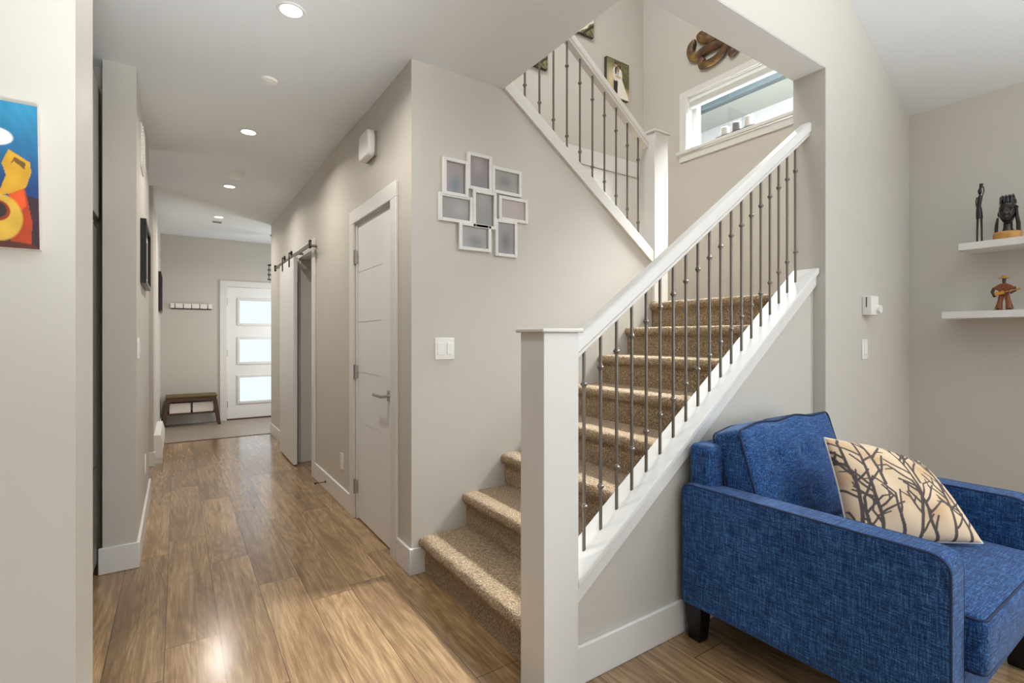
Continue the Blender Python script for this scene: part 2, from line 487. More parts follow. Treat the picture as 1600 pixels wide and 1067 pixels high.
r = MB().box(XE, XE + 0.15, YB1, WY0, 0, 5.5).box(XE, XE + 0.15, WY1, 3.9, 0, 5.5).box(XE, XE + 0.15, WY0, WY1, 0, WZ0).box(XE, XE + 0.15, WY0, WY1, WZ1, 5.5)
r.box(XE, XE + 0.15, -1.0, YB1, 0, 2.9).box(XE, XE + 0.15, -3.2, -1.0, 0, 0.85).box(XE, XE + 0.15, -3.2, -1.0, 2.6, 2.9).box(XE, XE + 0.15, -4.3, -3.2, 0, 2.9)
struct('wall_right', r, 'wall')
struct('wall_stairwell', MB().box(1.156, XE, YW, YW + 0.12, 0, 5.5).box(-1.2, 1.156, YW, YW + 0.12, 3.04, 5.5).box(-1.2, -1.1, YB1, YW, 3.04, 5.5), 'wall')
struct('wall_entry', MB().box(-0.31, 0.62, YD, YD + 0.15, 0, CH).box(1.57, 2.2, YD, YD + 0.15, 0, CH).box(0.62, 1.57, YD, YD + 0.15, 2.04, CH), 'wall')
struct('wall_entry_right', MB().box(2.1, 2.2, 7.24, YD, 0, CH), 'wall')
struct('wall_living_left', MB().box(-3.8, -3.7, -4.3, 1.704, 0, 3.2), 'wall')
b = MB().box(-3.7, -2.7, -4.4, -4.3, 0, 5).box(-0.5, 1.2, -4.4, -4.3, 0, 5).box(3.4, XE, -4.4, -4.3, 0, 5).box(-2.7, -0.5, -4.4, -4.3, 0, 0.7).box(1.2, 3.4, -4.4, -4.3, 0, 0.7).box(-2.7, -0.5, -4.4, -4.3, 2.8, 5).box(1.2, 3.4, -4.4, -4.3, 2.8, 5)
struct('wall_back', b, 'wall')

# baseboards
T, BH = 0.015, 0.14
def bb(name, *bx):
    m = MB()
    for x0, x1, y0, y1 in bx: m.box(x0, x1, y0, y1, 0, BH)
    struct(name, m, 'trim', bevel=0.004)
bb('baseboard_hall_right', (XR - T, XR, YF - T, 2.685), (XR - T, XR, 3.59, 4.685), (XR - T, XR, 5.49, 7.24), (XR, 1.118, YF - T, YF))
bb('baseboard_hall_left', (-0.345, XL + T, 3.42 - T, 3.42), (XL, XL + T, 3.42, 4.88 + T))
bb('baseboard_entry_left', (-1.5, -0.19 + T, 6.0 - T, 6.0), (-0.19, -0.19 + T, 6.0, 6.08), (-0.19, -0.19 + T, 7.12, YD))
bb('baseboard_entry', (-0.19, 0.535, YD - T, YD))
bb('baseboard_knee', (1.192, 2.95, YS - T, YS), (2.95, XE, YB0 - T, YB0))
bb('baseboard_right', (XE - T, XE, -4.2, YB0 - T))
bb('baseboard_washroom', (1.2, 2.3, 6.285, 6.3))
m = MB().box(XE - T, XE, YB1 + .01, YW, 1.52, 1.605).box(3.09, XE, YW - T, YW, 1.52, 1.605)
struct('baseboard_landing', m, 'trim', bevel=0.003)
# board along the stairwell's far wall ; the white panel below paints in window light on that wall
struct('trim_2', MB().box(1.2, 4.1, YW - 0.022, YW, 2.935, 3.09), 'trim', bevel=0.003)
struct('lit_wall_panel', MB().box(1.2, 4.1, YW - 0.008, YW, 1.62, 2.93), 'trim')

# ------------------------------------------------------------------ doors
def casing(mb, axis, p, q0, q1, top, wd=0.09, t=0.017, sgn=-1):
    """flat casing around an opening q0..q1 in a wall whose face is at p"""
    a0, a1 = (p + sgn * t, p) if sgn < 0 else (p, p + t)
    for u0, u1, z0, z1 in ((q0 - wd, q0, 0, top), (q1, q1 + wd, 0, top), (q0 - wd, q1 + wd, top, top + wd)):
        if axis == 'x': mb.box(a0, a1, u0, u1, z0, z1)
        else: mb.box(u0, u1, a0, a1, z0, z1)
    return mb
# front door
d1 = struct('door_1', MB().box(0.64, 1.55, YD + 0.01, YD + 0.055, 0.02, 2.026), 'door', bevel=0.003)
gz = [(1.476, 1.829), (0.877, 1.231), (0.269, 0.642)]
GX0, GX1 = 0.806, 1.385
# rebuild the slab with three openings for the panes
me = MB()
zs = [0.02] + [z for g in reversed(gz) for z in g] + [2.026]
for i in range(0, 8, 2): me.box(0.64, 1.55, YD + 0.01, YD + 0.055, zs[i], zs[i + 1])
for g in gz: me.box(0.64, GX0, YD + 0.01, YD + 0.055, g[0], g[1]); me.box(GX1, 1.55, YD + 0.01, YD + 0.055, g[0], g[1])
bpy.data.objects.remove(d1); d1 = struct('door_1', me, 'door')
for g in gz:
    fr = MB()
    for x0, x1, z0, z1 in ((GX0 - .035, GX0, g[0] - .035, g[1] + .035), (GX1, GX1 + .035, g[0] - .035, g[1] + .035), (GX0, GX1, g[1], g[1] + .035), (GX0, GX1, g[0] - .035, g[0])):
        fr.box(x0, x1, YD - 0.004, YD + 0.012, z0, z1)
    obj('pane_frame', fr, 'trim', d1, bevel=0.004)
    obj('glass_pane', MB().box(GX0, GX1, YD + 0.028, YD + 0.036, g[0], g[1]), 'frosted', d1)
for z in (1.8, 1.02, 0.24): obj('hinge', MB().lathe([(0.007, z - .05), (0.007, z + .05)], (0.637, YD + 0.006, 0), 'z', 10), 'nickel', d1)
obj('handle', MB().lathe([(0.027, -0.012), (0.027, 0)], (1.49, YD + .01, 1.0), 'y').tube([(1.49, YD - .04, 1.0), (1.39, YD - .045, 1.0)], 0.009), 'nickel', d1)
cs = MB().box(0.54, 0.63, YD - 0.018, YD, 0, 2.03).box(1.56, 1.65, YD - 0.018, YD, 0, 2.03).box(0.54, 1.65, YD - 0.018, YD, 2.03, 2.12)
cs.box(0.62, 0.637, YD, YD + .1, 0, 2.03).box(1.553, 1.57, YD, YD + .1, 0, 2.03).box(.62, 1.57, YD, YD + .1, 2.028, 2.045)
struct('trim_4', cs, 'trim', bevel=0.003)
struct('trim_7', MB().box(.62, 1.57, YD - .01, YD + .1, -.01, .019), 'walnut', bevel=.004)
# closet door with shallow grooves
DX = XR + 0.012
d2 = MB(); gzs = [0.33, 0.675, 1.02, 1.365, 1.71]; e = [0.012] + gzs + [2.04]
for i in range(6): d2.box(DX, DX + 0.035, C0 + 0.212, C1 - 0.018, e[i] + (0.0022 if i else 0), e[i + 1] - (0.0022 if i < 5 else 0))
for g in gzs: d2.box(DX + 0.004, DX + 0.034, C0 + 0.212, C1 - 0.018, g - 0.0022, g + 0.0022)
d2.box(DX, DX + 0.035, C0 + 0.018, C0 + 0.212, 0.012, 2.04)
d2 = struct('door_2', d2, 'door')
for z in (1.817, 1.022, 0.225):
    obj('hinge', MB().box(XR - 0.006, XR + 0.014, C1 - 0.02, C1 + 0.016, z - .045, z + .045).lathe([(0.008, z - .048), (0.008, z + .048)], (XR - 0.008, C1 - 0.006, 0), 'z', 10), 'nickel', d2)
hd = MB().box(DX - 0.008, DX, C0 + 0.045, C0 + 0.105, 0.88, 0.945)
hd.lathe([(0.010, -0.05), (0.010, -0.004)], (DX, C0 + 0.075, 0.912), 'x', 12)
hd.box(DX - 0.060, DX - 0.046, C0 + 0.064, C0 + 0.215, 0.903, 0.920)
obj('door_handle', hd, 'nickel', d2, bevel=0.002)
cs = casing(MB(), 'x', XR, C0 - 0.004, C1 + 0.004, DH, 0.092)
cs.box(XR, XR + .12, C0, C0 + .016, 0, DH).box(XR, XR + .12, C1 - .016, C1, 0, DH).box(XR, XR + .12, C0, C1, DH - .008, DH)
struct('trim_5', cs, 'trim', bevel=0.003)
# sliding barn door
cs = casing(MB(), 'x', XR, B0, B1, DH, 0.1)
cs.box(XR, XR + .125, B0 - .001, B0 + .012, 0, DH).box(XR, XR + .125, B1 - .014, B1 + .001, 0, DH).box(XR, XR + .125, B0, B1, DH - .012, DH)
struct('trim_6', cs, 'trim', bevel=0.003)
d3 = struct('door_3', MB().box(0.948, 0.985, 5.245, 6.02, 0.012, 2.045), 'door', bevel=0.003)
for y in (5.45, 5.83):
    h = MB().box(0.94, 0.947, y - .018, y + .018, 1.97, 2.115).box(.94, .975, y - .018, y + .018, 2.108, 2.116)
    h.lathe([(0.024, -0.008), (0.026, 0), (0.024, 0.008)], (0.965, y, 2.112), 'x', 20)
    obj('roller', h, 'bronze', d3, bevel=0.001)
tr = thing('barn_door_track', (0.965, 5.5, 2.06), 'brushed steel sliding track above the white barn door in the hall', 'door track')
obj('rail', MB().box(0.961, 0.969, 4.55, 6.45, 2.05, 2.088), 'track', tr, bevel=0.002)
for y in (4.65, 5.15, 5.65, 6.3): obj('standoff', MB().lathe([(0.012, 0.969), (0.012, XR + .0)], (0, y, 2.069), 'x', 12), 'track', tr)
for y in (4.58, 6.42): obj('end_stop', MB().box(0.952, 0.972, y - .018, y + .018, 2.035, 2.105), 'bronze', tr, bevel=0.002)

# ------------------------------------------------------------------ landing window, blind and what stands on its sill
wn = MB()
fr = 0.05
wn.box(XE + .081, XE + .14, WY0 + .001, WY0 + fr, WZ0 + .001, WZ1 - .001).box(XE + .081, XE + .14, WY1 - fr, WY1 - .001, WZ0 + .001, WZ1 - .001).box(XE + .081, XE + .14, WY0 + fr, WY1 - fr, WZ0 + .001, WZ0 + fr).box(XE + .081, XE + .14, WY0 + fr, WY1 - fr, WZ1 - fr, WZ1 - .001)
win = struct('window_1', wn, 'vinyl', bevel=0.003)
obj('glass_pane', MB().box(XE + .105, XE + .111, WY0 + fr, WY1 - fr, WZ0 + fr, WZ1 - fr), 'glass', win)
cs = MB().box(XE - .017, XE, WY1, WY1 + .08, WZ0, WZ1).box(XE - .017, XE, WY0 - .08, WY0, WZ0, WZ1).box(XE - .017, XE, WY0 - .08, WY1 + .08, WZ1, WZ1 + .06)
cs.box(XE - .001, XE + .08, WY1 - .006, WY1 + .001, WZ0, WZ1).box(XE - .001, XE + .08, WY0 - .001, WY0 + .006, WZ0, WZ1).box(XE - .001, XE + .08, WY0 + .006, WY1 - .006, WZ1 - .006, WZ1 + .001)
obj('casing', cs, 'trim', win, bevel=0.003)
obj('window_sill', MB().box(XE - .045, XE - .0005, WY0 - .1, WY1 + .1, WZ0 - .03, WZ0 + .001).box(XE - .0005, XE + .08, WY0 + .007, WY1 - .007, WZ0 - .005, WZ0 + .001), 'trim', win, bevel=0.004)
obj('apron', MB().box(XE - .018, XE, WY0 - .08, WY1 + .08, WZ0 - .1, WZ0 - .03), 'trim', win, bevel=0.003)
bl = thing('window_blind', (XE + .045, 2.4, 3.47), 'raised white blind at the top of the landing window', 'blind')
obj('headrail', MB().box(XE + .018, XE + .068, WY0 + .008, WY1 - .008, 3.548, 3.592), 'vinyl', bl, bevel=0.003)
st = MB()
for i in range(6): st.box(XE + .02, XE + .066, WY0 + .012, WY1 - .012, 3.506 + i * .007, 3.5105 + i * .007)
obj('slat_stack', st, 'blindm', bl)
obj('bottom_rail', MB().box(XE + .02, XE + .066, WY0 + .012, WY1 - .012, 3.490, 3.504), 'vinyl', bl, bevel=0.003)
tray = tag(obj('candle_tray', MB().box(XE - .03, XE + .06, 2.38, 2.76, WZ0 + .001, WZ0 + .016), 'slate', bevel=0.004), 'long dark tray holding three candles on the landing window sill', 'tray')
for y, mt, h, lb in ((2.69, 'wax', .075, 'pale pillar candle at the left end of the dark tray on the window sill'), (2.575, 'wax_grey', .08, 'grey pillar candle in the middle of the dark tray on the window sill'), (2.46, 'wax', .095, 'tall pale pillar candle at the right end of the dark tray on the window sill')):
    cd = obj('pillar_candle', MB().lathe([(.036, WZ0 + .016), (.038, WZ0 + .02), (.038, WZ0 + .013 + h), (.034, WZ0 + .016 + h), (.026, WZ0 + .012 + h)], (XE + .015, y, 0), 'z', 24), mt)
    tag(cd, lb, 'candle', 'candles on the landing window sill')
    obj('wick', MB().tube([(XE + .015, y, WZ0 + .01 + h), (XE + .016, y, WZ0 + .024 + h)], .0015, 6), 'black', cd)
# house next door, seen through the glass
nb = thing('house', (6.9, 3.0, 0), 'neighbouring house with pale siding and a blue-grey gutter outside the landing window', 'house')
obj('wall', MB().box(6.75, 7.0, -1.0, 4.1, -0.5, 4.44).box(6.75, 7.0, 4.112, 10, -0.5, 4.44).box(6.76, 7.0, 4.1, 4.112, -.5, 4.44), 'siding', nb)
obj('soffit', MB().box(6.2, 6.75, -1, 10, 4.43, 4.45), 'soffit', nb)
obj('gutter', MB().box(6.1, 6.2, -1, 10, 4.43, 4.53), 'gutter', nb)
obj('roof', MB().prism([(6.15, 4.52), (9, 6.12), (9, 6.02), (6.2, 4.46)], 'y', -1, 10), 'soffit', nb)

# ------------------------------------------------------------------ carpeted staircase
RUN, RISE, X0 = 0.261, 0.19, 1.075
stt = thing('staircase', (2.0, 2.0, 0), 'beige carpeted staircase rising from the hall to the landing', 'staircase')
def step(k):
    xn = X0 + RUN * k; zb, zt = RISE * k, RISE * (k + 1)
    xr = xn + 0.034; xe = xn + RUN + 0.038
    last = k == 7
    if last: xe = XE - 0.001
    pr = [(xr, zb - (0.0 if k == 0 else 0.004))]
    for i in range(1, 7): pr.append((xr - 0.004 * math.sin(i / 6 * math.pi), zb + (zt - 0.062 - zb) * i / 6))
    for i in range(11):
        a = -math.pi / 2 - math.pi * i / 10
        pr.append((xn + 0.027 + 0.027 * math.cos(a), zt - 0.029 + 0.029 * math.sin(a)))
    for i in range(1, 13): pr.append((xn + 0.03 + (xe - xn - 0.03) * i / 12, zt - 0.001 * math.sin(i)))
    pr.append((xe, zb - 0.004 if k else zb)); 
    y0, y1, ny = YB1 + 0.003, (YF - 0.001), 60
    mb = MB(); n = len(pr)
    vs = []
    for j in range(ny + 1):
        y = y0 + (y1 - y0) * j / ny
        for i, (x, z) in enumerate(pr):
            jx = random.uniform(-1, 1) * 0.0022 if 1 <= i <= n - 3 else 0
            jz = random.uniform(-1, 1) * 0.0018 if 6 <= i <= n - 3 else 0
            vs.append((x + jx, y, z + jz))
    fs = [(j * n + i, (j + 1) * n + i, (j + 1) * n + (i + 1) % n, j * n + (i + 1) % n) for j in range(ny) for i in range(n)]
    fs.append(tuple(range(n))); fs.append(tuple(ny * n + i for i in range(n))[::-1])
    mb.add(vs, fs)
    return mb
for k in range(8): obj('step', step(k), 'carpet', stt, smooth=60)
obj('landing', MB().box(3.09, XE - .001, YF, YW - .016, 1.40, 1.519).box(2.945, 3.09, YF + .146, YW - .016, 1.40, 1.519), 'carpet', stt)
for k in range(6):     # upper flight behind the wall
    obj('step', MB().box(2.93 - RUN * (k + 1), 2.93 - RUN * k + .03, YF + .146, YW - .024, 1.52 + RISE * k - .12, 1.52 + RISE * (k + 1)), 'carpet', stt, bevel=.02)

# ------------------------------------------------------------------ railings
def newel(parent, x0, x1, y0, y1, z0, z1):
    p = obj('newel_post', MB().box(x0, x1, y0, y1, z0, z1), 'trim', parent, bevel=0.003)
    o = 0.014
    obj('post_cap', MB().box(x0 - o, x1 + o, y0 - o, y1 + o, z1, z1 + 0.014), 'trim', p, bevel=0.004)
def slope_profile(prof, yc, x0, z0, x1, z1):
    """profile (dy, dz) swept along a slope, ends cut plumb"""
    n = len(prof); mb = MB()
    v = [(x0, yc + a, z0 + b) for a, b in prof] + [(x1, yc + a, z1 + b) for a, b in prof]
    fs = [tuple(range(n)), tuple(range(n, 2 * n))[::-1]] + [(i + n, (i + 1) % n + n, (i + 1) % n, i) for i in range(n)]
    mb.add(v, fs); return mb
RAILP = [(-.024, 0), (.024, 0), (.026, .004), (.026, .016), (.030, .020), (.033, .026), (.033, .062), (.030, .071), (.022, .077), (-.022, .077), (-.030, .071), (-.033, .062), (-.033, .026), (-.030, .020), (-.026, .016), (-.026, .004)]
def baluster(parent, x, y, z0, z1, c0, c1):
    b = obj('baluster', MB().lathe([(.0068, z0), (.0068, z1)], (x, y, 0), 'z', 12), 'iron', parent)
    for c in (c0, c1):
        obj('collar', MB().lathe([(.0070, c - .012), (.0088, c - .010), (.0092, c - .006), (.0128, c - .0035), (.0135, c), (.0128, c + .0035), (.0092, c + .006), (.0088, c + .010), (.0070, c + .012)], (x, y, 0), 'z', 16), 'iron', b)
lr = thing('stair_railing', (2.0, 1.42, 0), 'white and pewter railing of the lower stairs, its newel post on the floor', 'railing', 'stair railings')
newel(lr, 1.034, 1.190, 1.345, 1.484, 0, 1.277)
rb = lambda x: 1.178 + 0.703 * (x - 1.222)
obj('handrail', slope_profile(RAILP, 1.418, 1.190, rb(1.190), 2.949, rb(2.949)), 'trim', lr, smooth=30)
capm = slope_profile([(-.075, -.03), (.066, -.03), (.066, 0), (-.070, 0), (-.075, -.004)], 1.418, 1.191, capl(1.191), 2.949, capl(2.949))
obj('stringer_cap', capm, 'trim', lr, bevel=0.003)
fas = MB()
for dz0, dz1, y0 in ((-.096, -.022, YS - .018), (-.036, -.016, YS - .026)):
    fas.prism([(1.191, capl(1.191) + dz0), (2.949, capl(2.949) + dz0), (2.949, capl(2.949) + dz1), (1.191, capl(1.191) + dz1)], 'y', y0, YS)
obj('fascia', fas, 'trim', lr, bevel=0.002)
for k in range(19):
    x = 1.279 + 0.0866 * k
    baluster(lr, x, 1.416, capl(x) - .004, rb(x) + .01, capl(x) + .165, rb(x) - .135)
ur = thing('stair_railing', (2.2, 2.56, 1.52), 'white and pewter railing of the upper stairs, above the photo collage wall', 'railing', 'stair railings')
newel(ur, 2.931, 3.082, 2.474, 2.622, 1.5225, 2.785)
ru = lambda x: 2.741 + 0.71 * (2.85 - x)
obj('handrail', slope_profile(RAILP, 2.56, 1.25, ru(1.25), 2.932, ru(2.932)), 'trim', ur, smooth=30)
obj('stringer_cap', slope_profile([(-.082, 0), (.08, 0), (.08, .10), (-.075, .10), (-.082, .094)], 2.56, XO + .002, capu(XO), 2.932, capu(2.932)), 'trim', ur, bevel=0.003)
for k in range(12):
    x = 2.85 - 0.1148 * k
    if x < XO + .03: break
    baluster(ur, x, 2.56, capu(x) + .095, ru(x) + .01, capu(x) + .10 + .155, ru(x) - .16)

# ------------------------------------------------------------------ armchair
ac = thing('armchair', (2.25, 0.9, 0), 'navy blue upholstered armchair with piped edges in front of the stairs', 'armchair')
def roundpoly(c, r, n=6):
    """rounded outline; c = list of (a,b,radius)"""
    out = []; m = len(c)
    for i in range(m):
        p = Vector(c[i][:2]); q0 = Vector(c[i - 1][:2]); q1 = Vector(c[(i + 1) % m][:2]); rr = c[i][2]
        if rr <= 0: out.append(tuple(p)); continue
        d0 = (q0 - p).normalized(); d1 = (q1 - p).normalized()
        a, b2 = p + d0 * rr, p + d1 * rr
        for k in range(n + 1):
            t = k / n
            out.append(tuple(a * (1 - t) ** 2 + p * 2 * t * (1 - t) + b2 * t ** 2))
    return out
AF, AB = 0.462, 1.345
def arm(x0, x1):
    pr = roundpoly([(AF, .155, .012), (AB, .155, .012), (AB, .652, .04), (AF, .655, .055)], 0)
    a = obj('armrest', MB().prism(pr, 'x', x0, x1), 'blue', ac, bevel=0.010, seg=3)
    for x in (x0 + .004, x1 - .004):
        pp = roundpoly([(AF + .004, .16, 0), (AF + .004, .651, .055), (AB - .004, .648, .04), (AB - .004, .16, 0)], 0, 8)
        obj('piping', MB().tube([(x, p[0], p[1]) for p in pp], .0042, 8), 'navy', a)
arm(1.760, 1.868); arm(2.632, 2.740)
obj('base', MB().box(1.868, 2.632, .474, 1.30, .155, .30), 'blue', ac, bevel=.008)
obj('back_frame', MB().rbox((2.25, 1.285, .485), (.90, .115, .66), .028, 6), 'blue', ac, weld=True)
def seatwarp(p, h):
    u, v = p.x / h[0], p.y / h[1]
    q = p.copy(); q.z += (.016 if p.z > 0 else 0) * (1 - u ** 2) * (1 - v ** 2)
    q.y -= .012 * (1 - u ** 2) * (1 - (p.z / h[2]) ** 2) * (1 if p.y < 0 else 0)
    return q
sc = obj('seat_cushion', MB().rbox((2.25, .765, .384), (.758, .70, .168), .026, 12, 4, seatwarp), 'blue', ac, weld=True)
for z in (.460, .308):
    pp = roundpoly([(1.877, .421, .03), (2.623, .421, .03), (2.623, 1.1, .03), (1.877, 1.1, .03)], 0)
    obj('piping', MB().tube([(p[0], p[1], z) for p in pp], .0042, 8, closed=True), 'navy', sc)
# back cushion, leaning on the back frame
LEAN = math.radians(17)
BCC = Vector((2.25, 1.155, .668))
RX = Matrix.Rotation(-LEAN, 3, 'X')
BD = (.762, .13, .44)
btn = [(x, z) for x in (-.21, 0, .21) for z in (.063, -.09)]
def bcwarp(p, h):
    u, v = p.x / h[0], p.z / h[2]
    q = p.copy(); s = 1 if p.y > 0 else -1
    bul = .045 * (1 - u ** 2) ** .8 * (1 - v ** 2) ** .8 if abs(u) < 1 and abs(v) < 1 else 0
    if s < 0:
        for bx, bz in btn: bul -= .026 * math.exp(-((p.x - bx) ** 2 + (p.z - bz) ** 2) / .0011)
    q.y += s * bul * (1 if s < 0 else .4)
    q.z += (.012 * (1 - u ** 2) if p.z > 0 else 0) * 1.0 + (.006 * math.sin(p.x * 21) if p.z > .15 else 0)
    return q
def bcx(v): return RX @ (v - BCC) + BCC
mb = MB(); mb.X = bcx; mb.rbox(BCC, BD, .03, 22, 4, bcwarp)
bc = obj('back_cushion', mb, 'blue', ac, weld=True)
for yy in (-.061, .061):
    mb = MB(); mb.X = bcx
    pp = roundpoly([(-.377, -.216, .03), (.377, -.216, .03), (.377, .216, .03), (-.377, .216, .03)], 0, 8)
    pts = []
    for i in range(len(pp)):
        a, b2 = Vector(pp[i]), Vector(pp[(i + 1) % len(pp)]); n = max(1, int((b2 - a).length / .03))
        for k in range(n):
            q = a.lerp(b2, k / n); u = q.x / .381
            z = q.y + ((.012 * (1 - u * u) + .006 * math.sin(q.x * 21)) if q.y > .15 else 0)
            pts.append((BCC.x + q.x, BCC.y + yy, BCC.z + z))
    mb.tube(pts, .0042, 8, closed=True)
    obj('piping', mb, 'navy', bc)
for bx, bz in btn:
    mb = MB(); mb.X = bcx
    u, v = bx / .381, bz / .22
    d = .065 + .045 * ((1 - u * u) * (1 - v * v)) ** .8 - .024
    mb.ball((BCC.x + bx, BCC.y - d, BCC.z + bz), .0115, .007, .0115, 14, 8)
    obj('button', mb, 'blue', bc)
for x, y in ((1.815, 1.302), (2.688, 1.302), (1.815, .505), (2.688, .505)):
    obj('leg', MB().frustum((x, y, 0), (.055, .055), (x, y, .158), (.078, .078)), 'blackleg', ac, bevel=.003)

# throw pillow with branch pattern
def branches():
    rs = random.Random(23); segs = []
    def tw(x, y, a, L, w, depth):
        n = max(2, int(L / .05)); px, py = x, y
        for i in range(n):
            a = a * .8 + rs.uniform(-.13, .13) if depth == 2 else a + rs.uniform(-.16, .16)
            qx, qy = px + math.sin(a) * L / n, py + math.cos(a) * L / n
            segs.append((px, py, qx, qy, w * (1 - .3 * i / n)))
            if depth > 0 and i > 0 and rs.random() < (.50 if depth == 2 else .26):
                sg = rs.choice((-1, 1))
                tw(qx, qy, a + sg * rs.uniform(.5, .95), rs.uniform(.12, .24) * (1.1 if depth == 2 else .5), w * .66, depth - 1)
            px, py = qx, qy
    for x0, y0, L in ((.04, .0, .95), (.20, -.02, 1.0), (.36, -.03, .50), (.48, -.03, 1.0), (.63, .0, .6), (.76, -.03, 1.0), (.90, -.02, .95), (.12, -.02, .45), (.30, .56, .45), (.62, .58, .42), (.84, .5, .45)):
        tw(x0, y0, rs.uniform(-.16, .10), L, .027, 2)
    return np.array(segs)
SEG = branches()
def branchcol(U, V):
    P = np.stack([U, V], 1); d = np.full(len(P), 9.0)
    for x0, y0, x1, y1, w in SEG:
        a = np.array([x0, y0]); b2 = np.array([x1, y1]) - a
        t = np.clip(((P - a) @ b2) / (b2 @ b2), 0, 1)
        d = np.minimum(d, np.linalg.norm(P - a - t[:, None] * b2, axis=1) - w * .5)
    base = linarr([224, 202, 172])[None] * np.ones((len(P), 1))
    pat = np.clip(.5 + .5 * np.sin(U * 9.0 + 2 * np.sin(V * 7)) * np.sin(V * 8 + 1.3 * np.sin(U * 6)), 0, 1) ** 3
    base = base * (1 - .55 * pat[:, None]) + linarr([188, 146, 92])[None] * .55 * pat[:, None]
    k = np.clip(d / .0025, 0, 1)[:, None]
    return base * k + linarr([84, 74, 72])[None] * (1 - k)
def pillow():
    TL, TR, BL, BR = Vector((2.075, .94, .866)), Vector((2.535, .80, .79)), Vector((2.065, .85, .482)), Vector((2.492, .580, .488))
    nrm = (BR - TL).cross(TR - BL).normalized()
    if nrm.y > 0: nrm = -nrm
    N = 230
    u, v = np.meshgrid(np.linspace(0, 1, N + 1), np.linspace(0, 1, N + 1)); u = u.ravel(); v = v.ravel()
    a, b2 = 2 * u - 1, 2 * v - 1
    pin = .045
    aa = a * (1 - pin * (1 - b2 ** 2)); bb2 = b2 * (1 - pin * (1 - a ** 2))
    # slumped, rounded top right-hand corner
    s = np.clip((a + b2 - .75) / 1.25, 0, 1) ** 1.3
    aa = aa - .10 * s; bb2 = bb2 - .30 * s
    uu, vv = (aa + 1) / 2, (bb2 + 1) / 2
    P = (np.array(BL)[None] * ((1 - uu) * (1 - vv))[:, None] + np.array(BR)[None] * (uu * (1 - vv))[:, None]
         + np.array(TL)[None] * ((1 - uu) * vv)[:, None] + np.array(TR)[None] * (uu * vv)[:, None])
    th = .082 * np.clip((1 - a ** 2) * (1 - b2 ** 2), 0, 1) ** .42
    wr = .004 * np.sin(a * 9 + b2 * 4) * (1 - a ** 2) * (1 - b2 ** 2)
    n = np.array(nrm); P = P + n * .018
    A = P + n * (th + wr)[:, None]; B = P - n * (th * .30)[:, None]
    mb = MB()
    w = N + 1
    q = [(j * w + i, j * w + i + 1, (j + 1) * w + i + 1, (j + 1) * w + i) for j in range(N) for i in range(N)]
    mb.v = [tuple(p) for p in A] + [tuple(p) for p in B]
    k = len(A); mb.f = q + [tuple(i + k for i in f[::-1]) for f in q]
    o = obj('throw_pillow', mb, 'print', smooth=70)
    c = branchcol(u, v); setcol(o, np.concatenate([c, c]))
    tag(o, 'beige throw pillow printed with dark brown branches on the blue armchair', 'pillow')
    edge = [A[i] for i in list(range(0, w)) + [w * j + N for j in range(1, w)] + [w * N + i for i in range(N - 1, -1, -1)] + [w * j for j in range(N - 1, 0, -1)]]
    obj('piping', MB().tube(edge[::5], .0035, 6, closed=True), 'box', o)
pillow()

# ------------------------------------------------------------------ photo collage on the stair wall
cf = thing('collage_frame', (1.48, YF, 1.75), 'white photo collage of eight joined frames on the stair wall', 'picture frame')
FR = [(1.212, 1.368, 2.252, 2.045, (150, 138, 136), (104, 120, 126), .5, .75), (1.364, 1.525, 2.312, 2.102, (128, 120, 122), (160, 148, 146), .45, .2), (1.525, 1.734, 2.262, 2.105, (160, 158, 156), (126, 124, 122), .45, .5),
      (1.188, 1.397, 2.055, 1.900, (142, 138, 136), (162, 156, 152), .7, .5), (1.397, 1.555, 2.105, 1.888, (138, 136, 130), (154, 152, 150), .5, .1), (1.574, 1.783, 2.098, 1.952, (176, 168, 164), (186, 168, 164), .7, .4),
      (1.310, 1.518, 1.908, 1.752, (160, 158, 156), (124, 122, 120), .55, .7), (1.549, 1.705, 1.957, 1.738, (150, 144, 146), (116, 108, 110), .5, .6)]
for i, (x0, x1, z1, z0, ca, cb, bu, bv) in enumerate(FR):
    b_ = .019; y0 = YF - (.026 if i % 2 == 0 else .022); m = MB()
    m.box(x0, x0 + b_, y0, YF, z0, z1).box(x1 - b_, x1, y0, YF, z0, z1).box(x0 + b_, x1 - b_, y0, YF, z1 - b_, z1).box(x0 + b_, x1 - b_, y0, YF, z0, z0 + b_)
    fo = obj('frame', m, 'trim', cf, bevel=.0025)
    g = MB().grid(lambda u, v: (x0 + b_ + (x1 - x0 - 2 * b_) * u, YF - .010, z0 + b_ + (z1 - z0 - 2 * b_) * v), 24, 24)
    ph = obj('photo', g, 'photo', fo)
    uu, vv = np.meshgrid(np.linspace(0, 1, 25), np.linspace(0, 1, 25)); uu = uu.ravel(); vv = vv.ravel()
    wgt = np.exp(-((uu - bu) ** 2 / .10 + (vv - (1 - bv)) ** 2 / .12))[:, None]
    setcol(ph, linarr(ca)[None] * (1 - wgt) + linarr(cb)[None] * wgt)

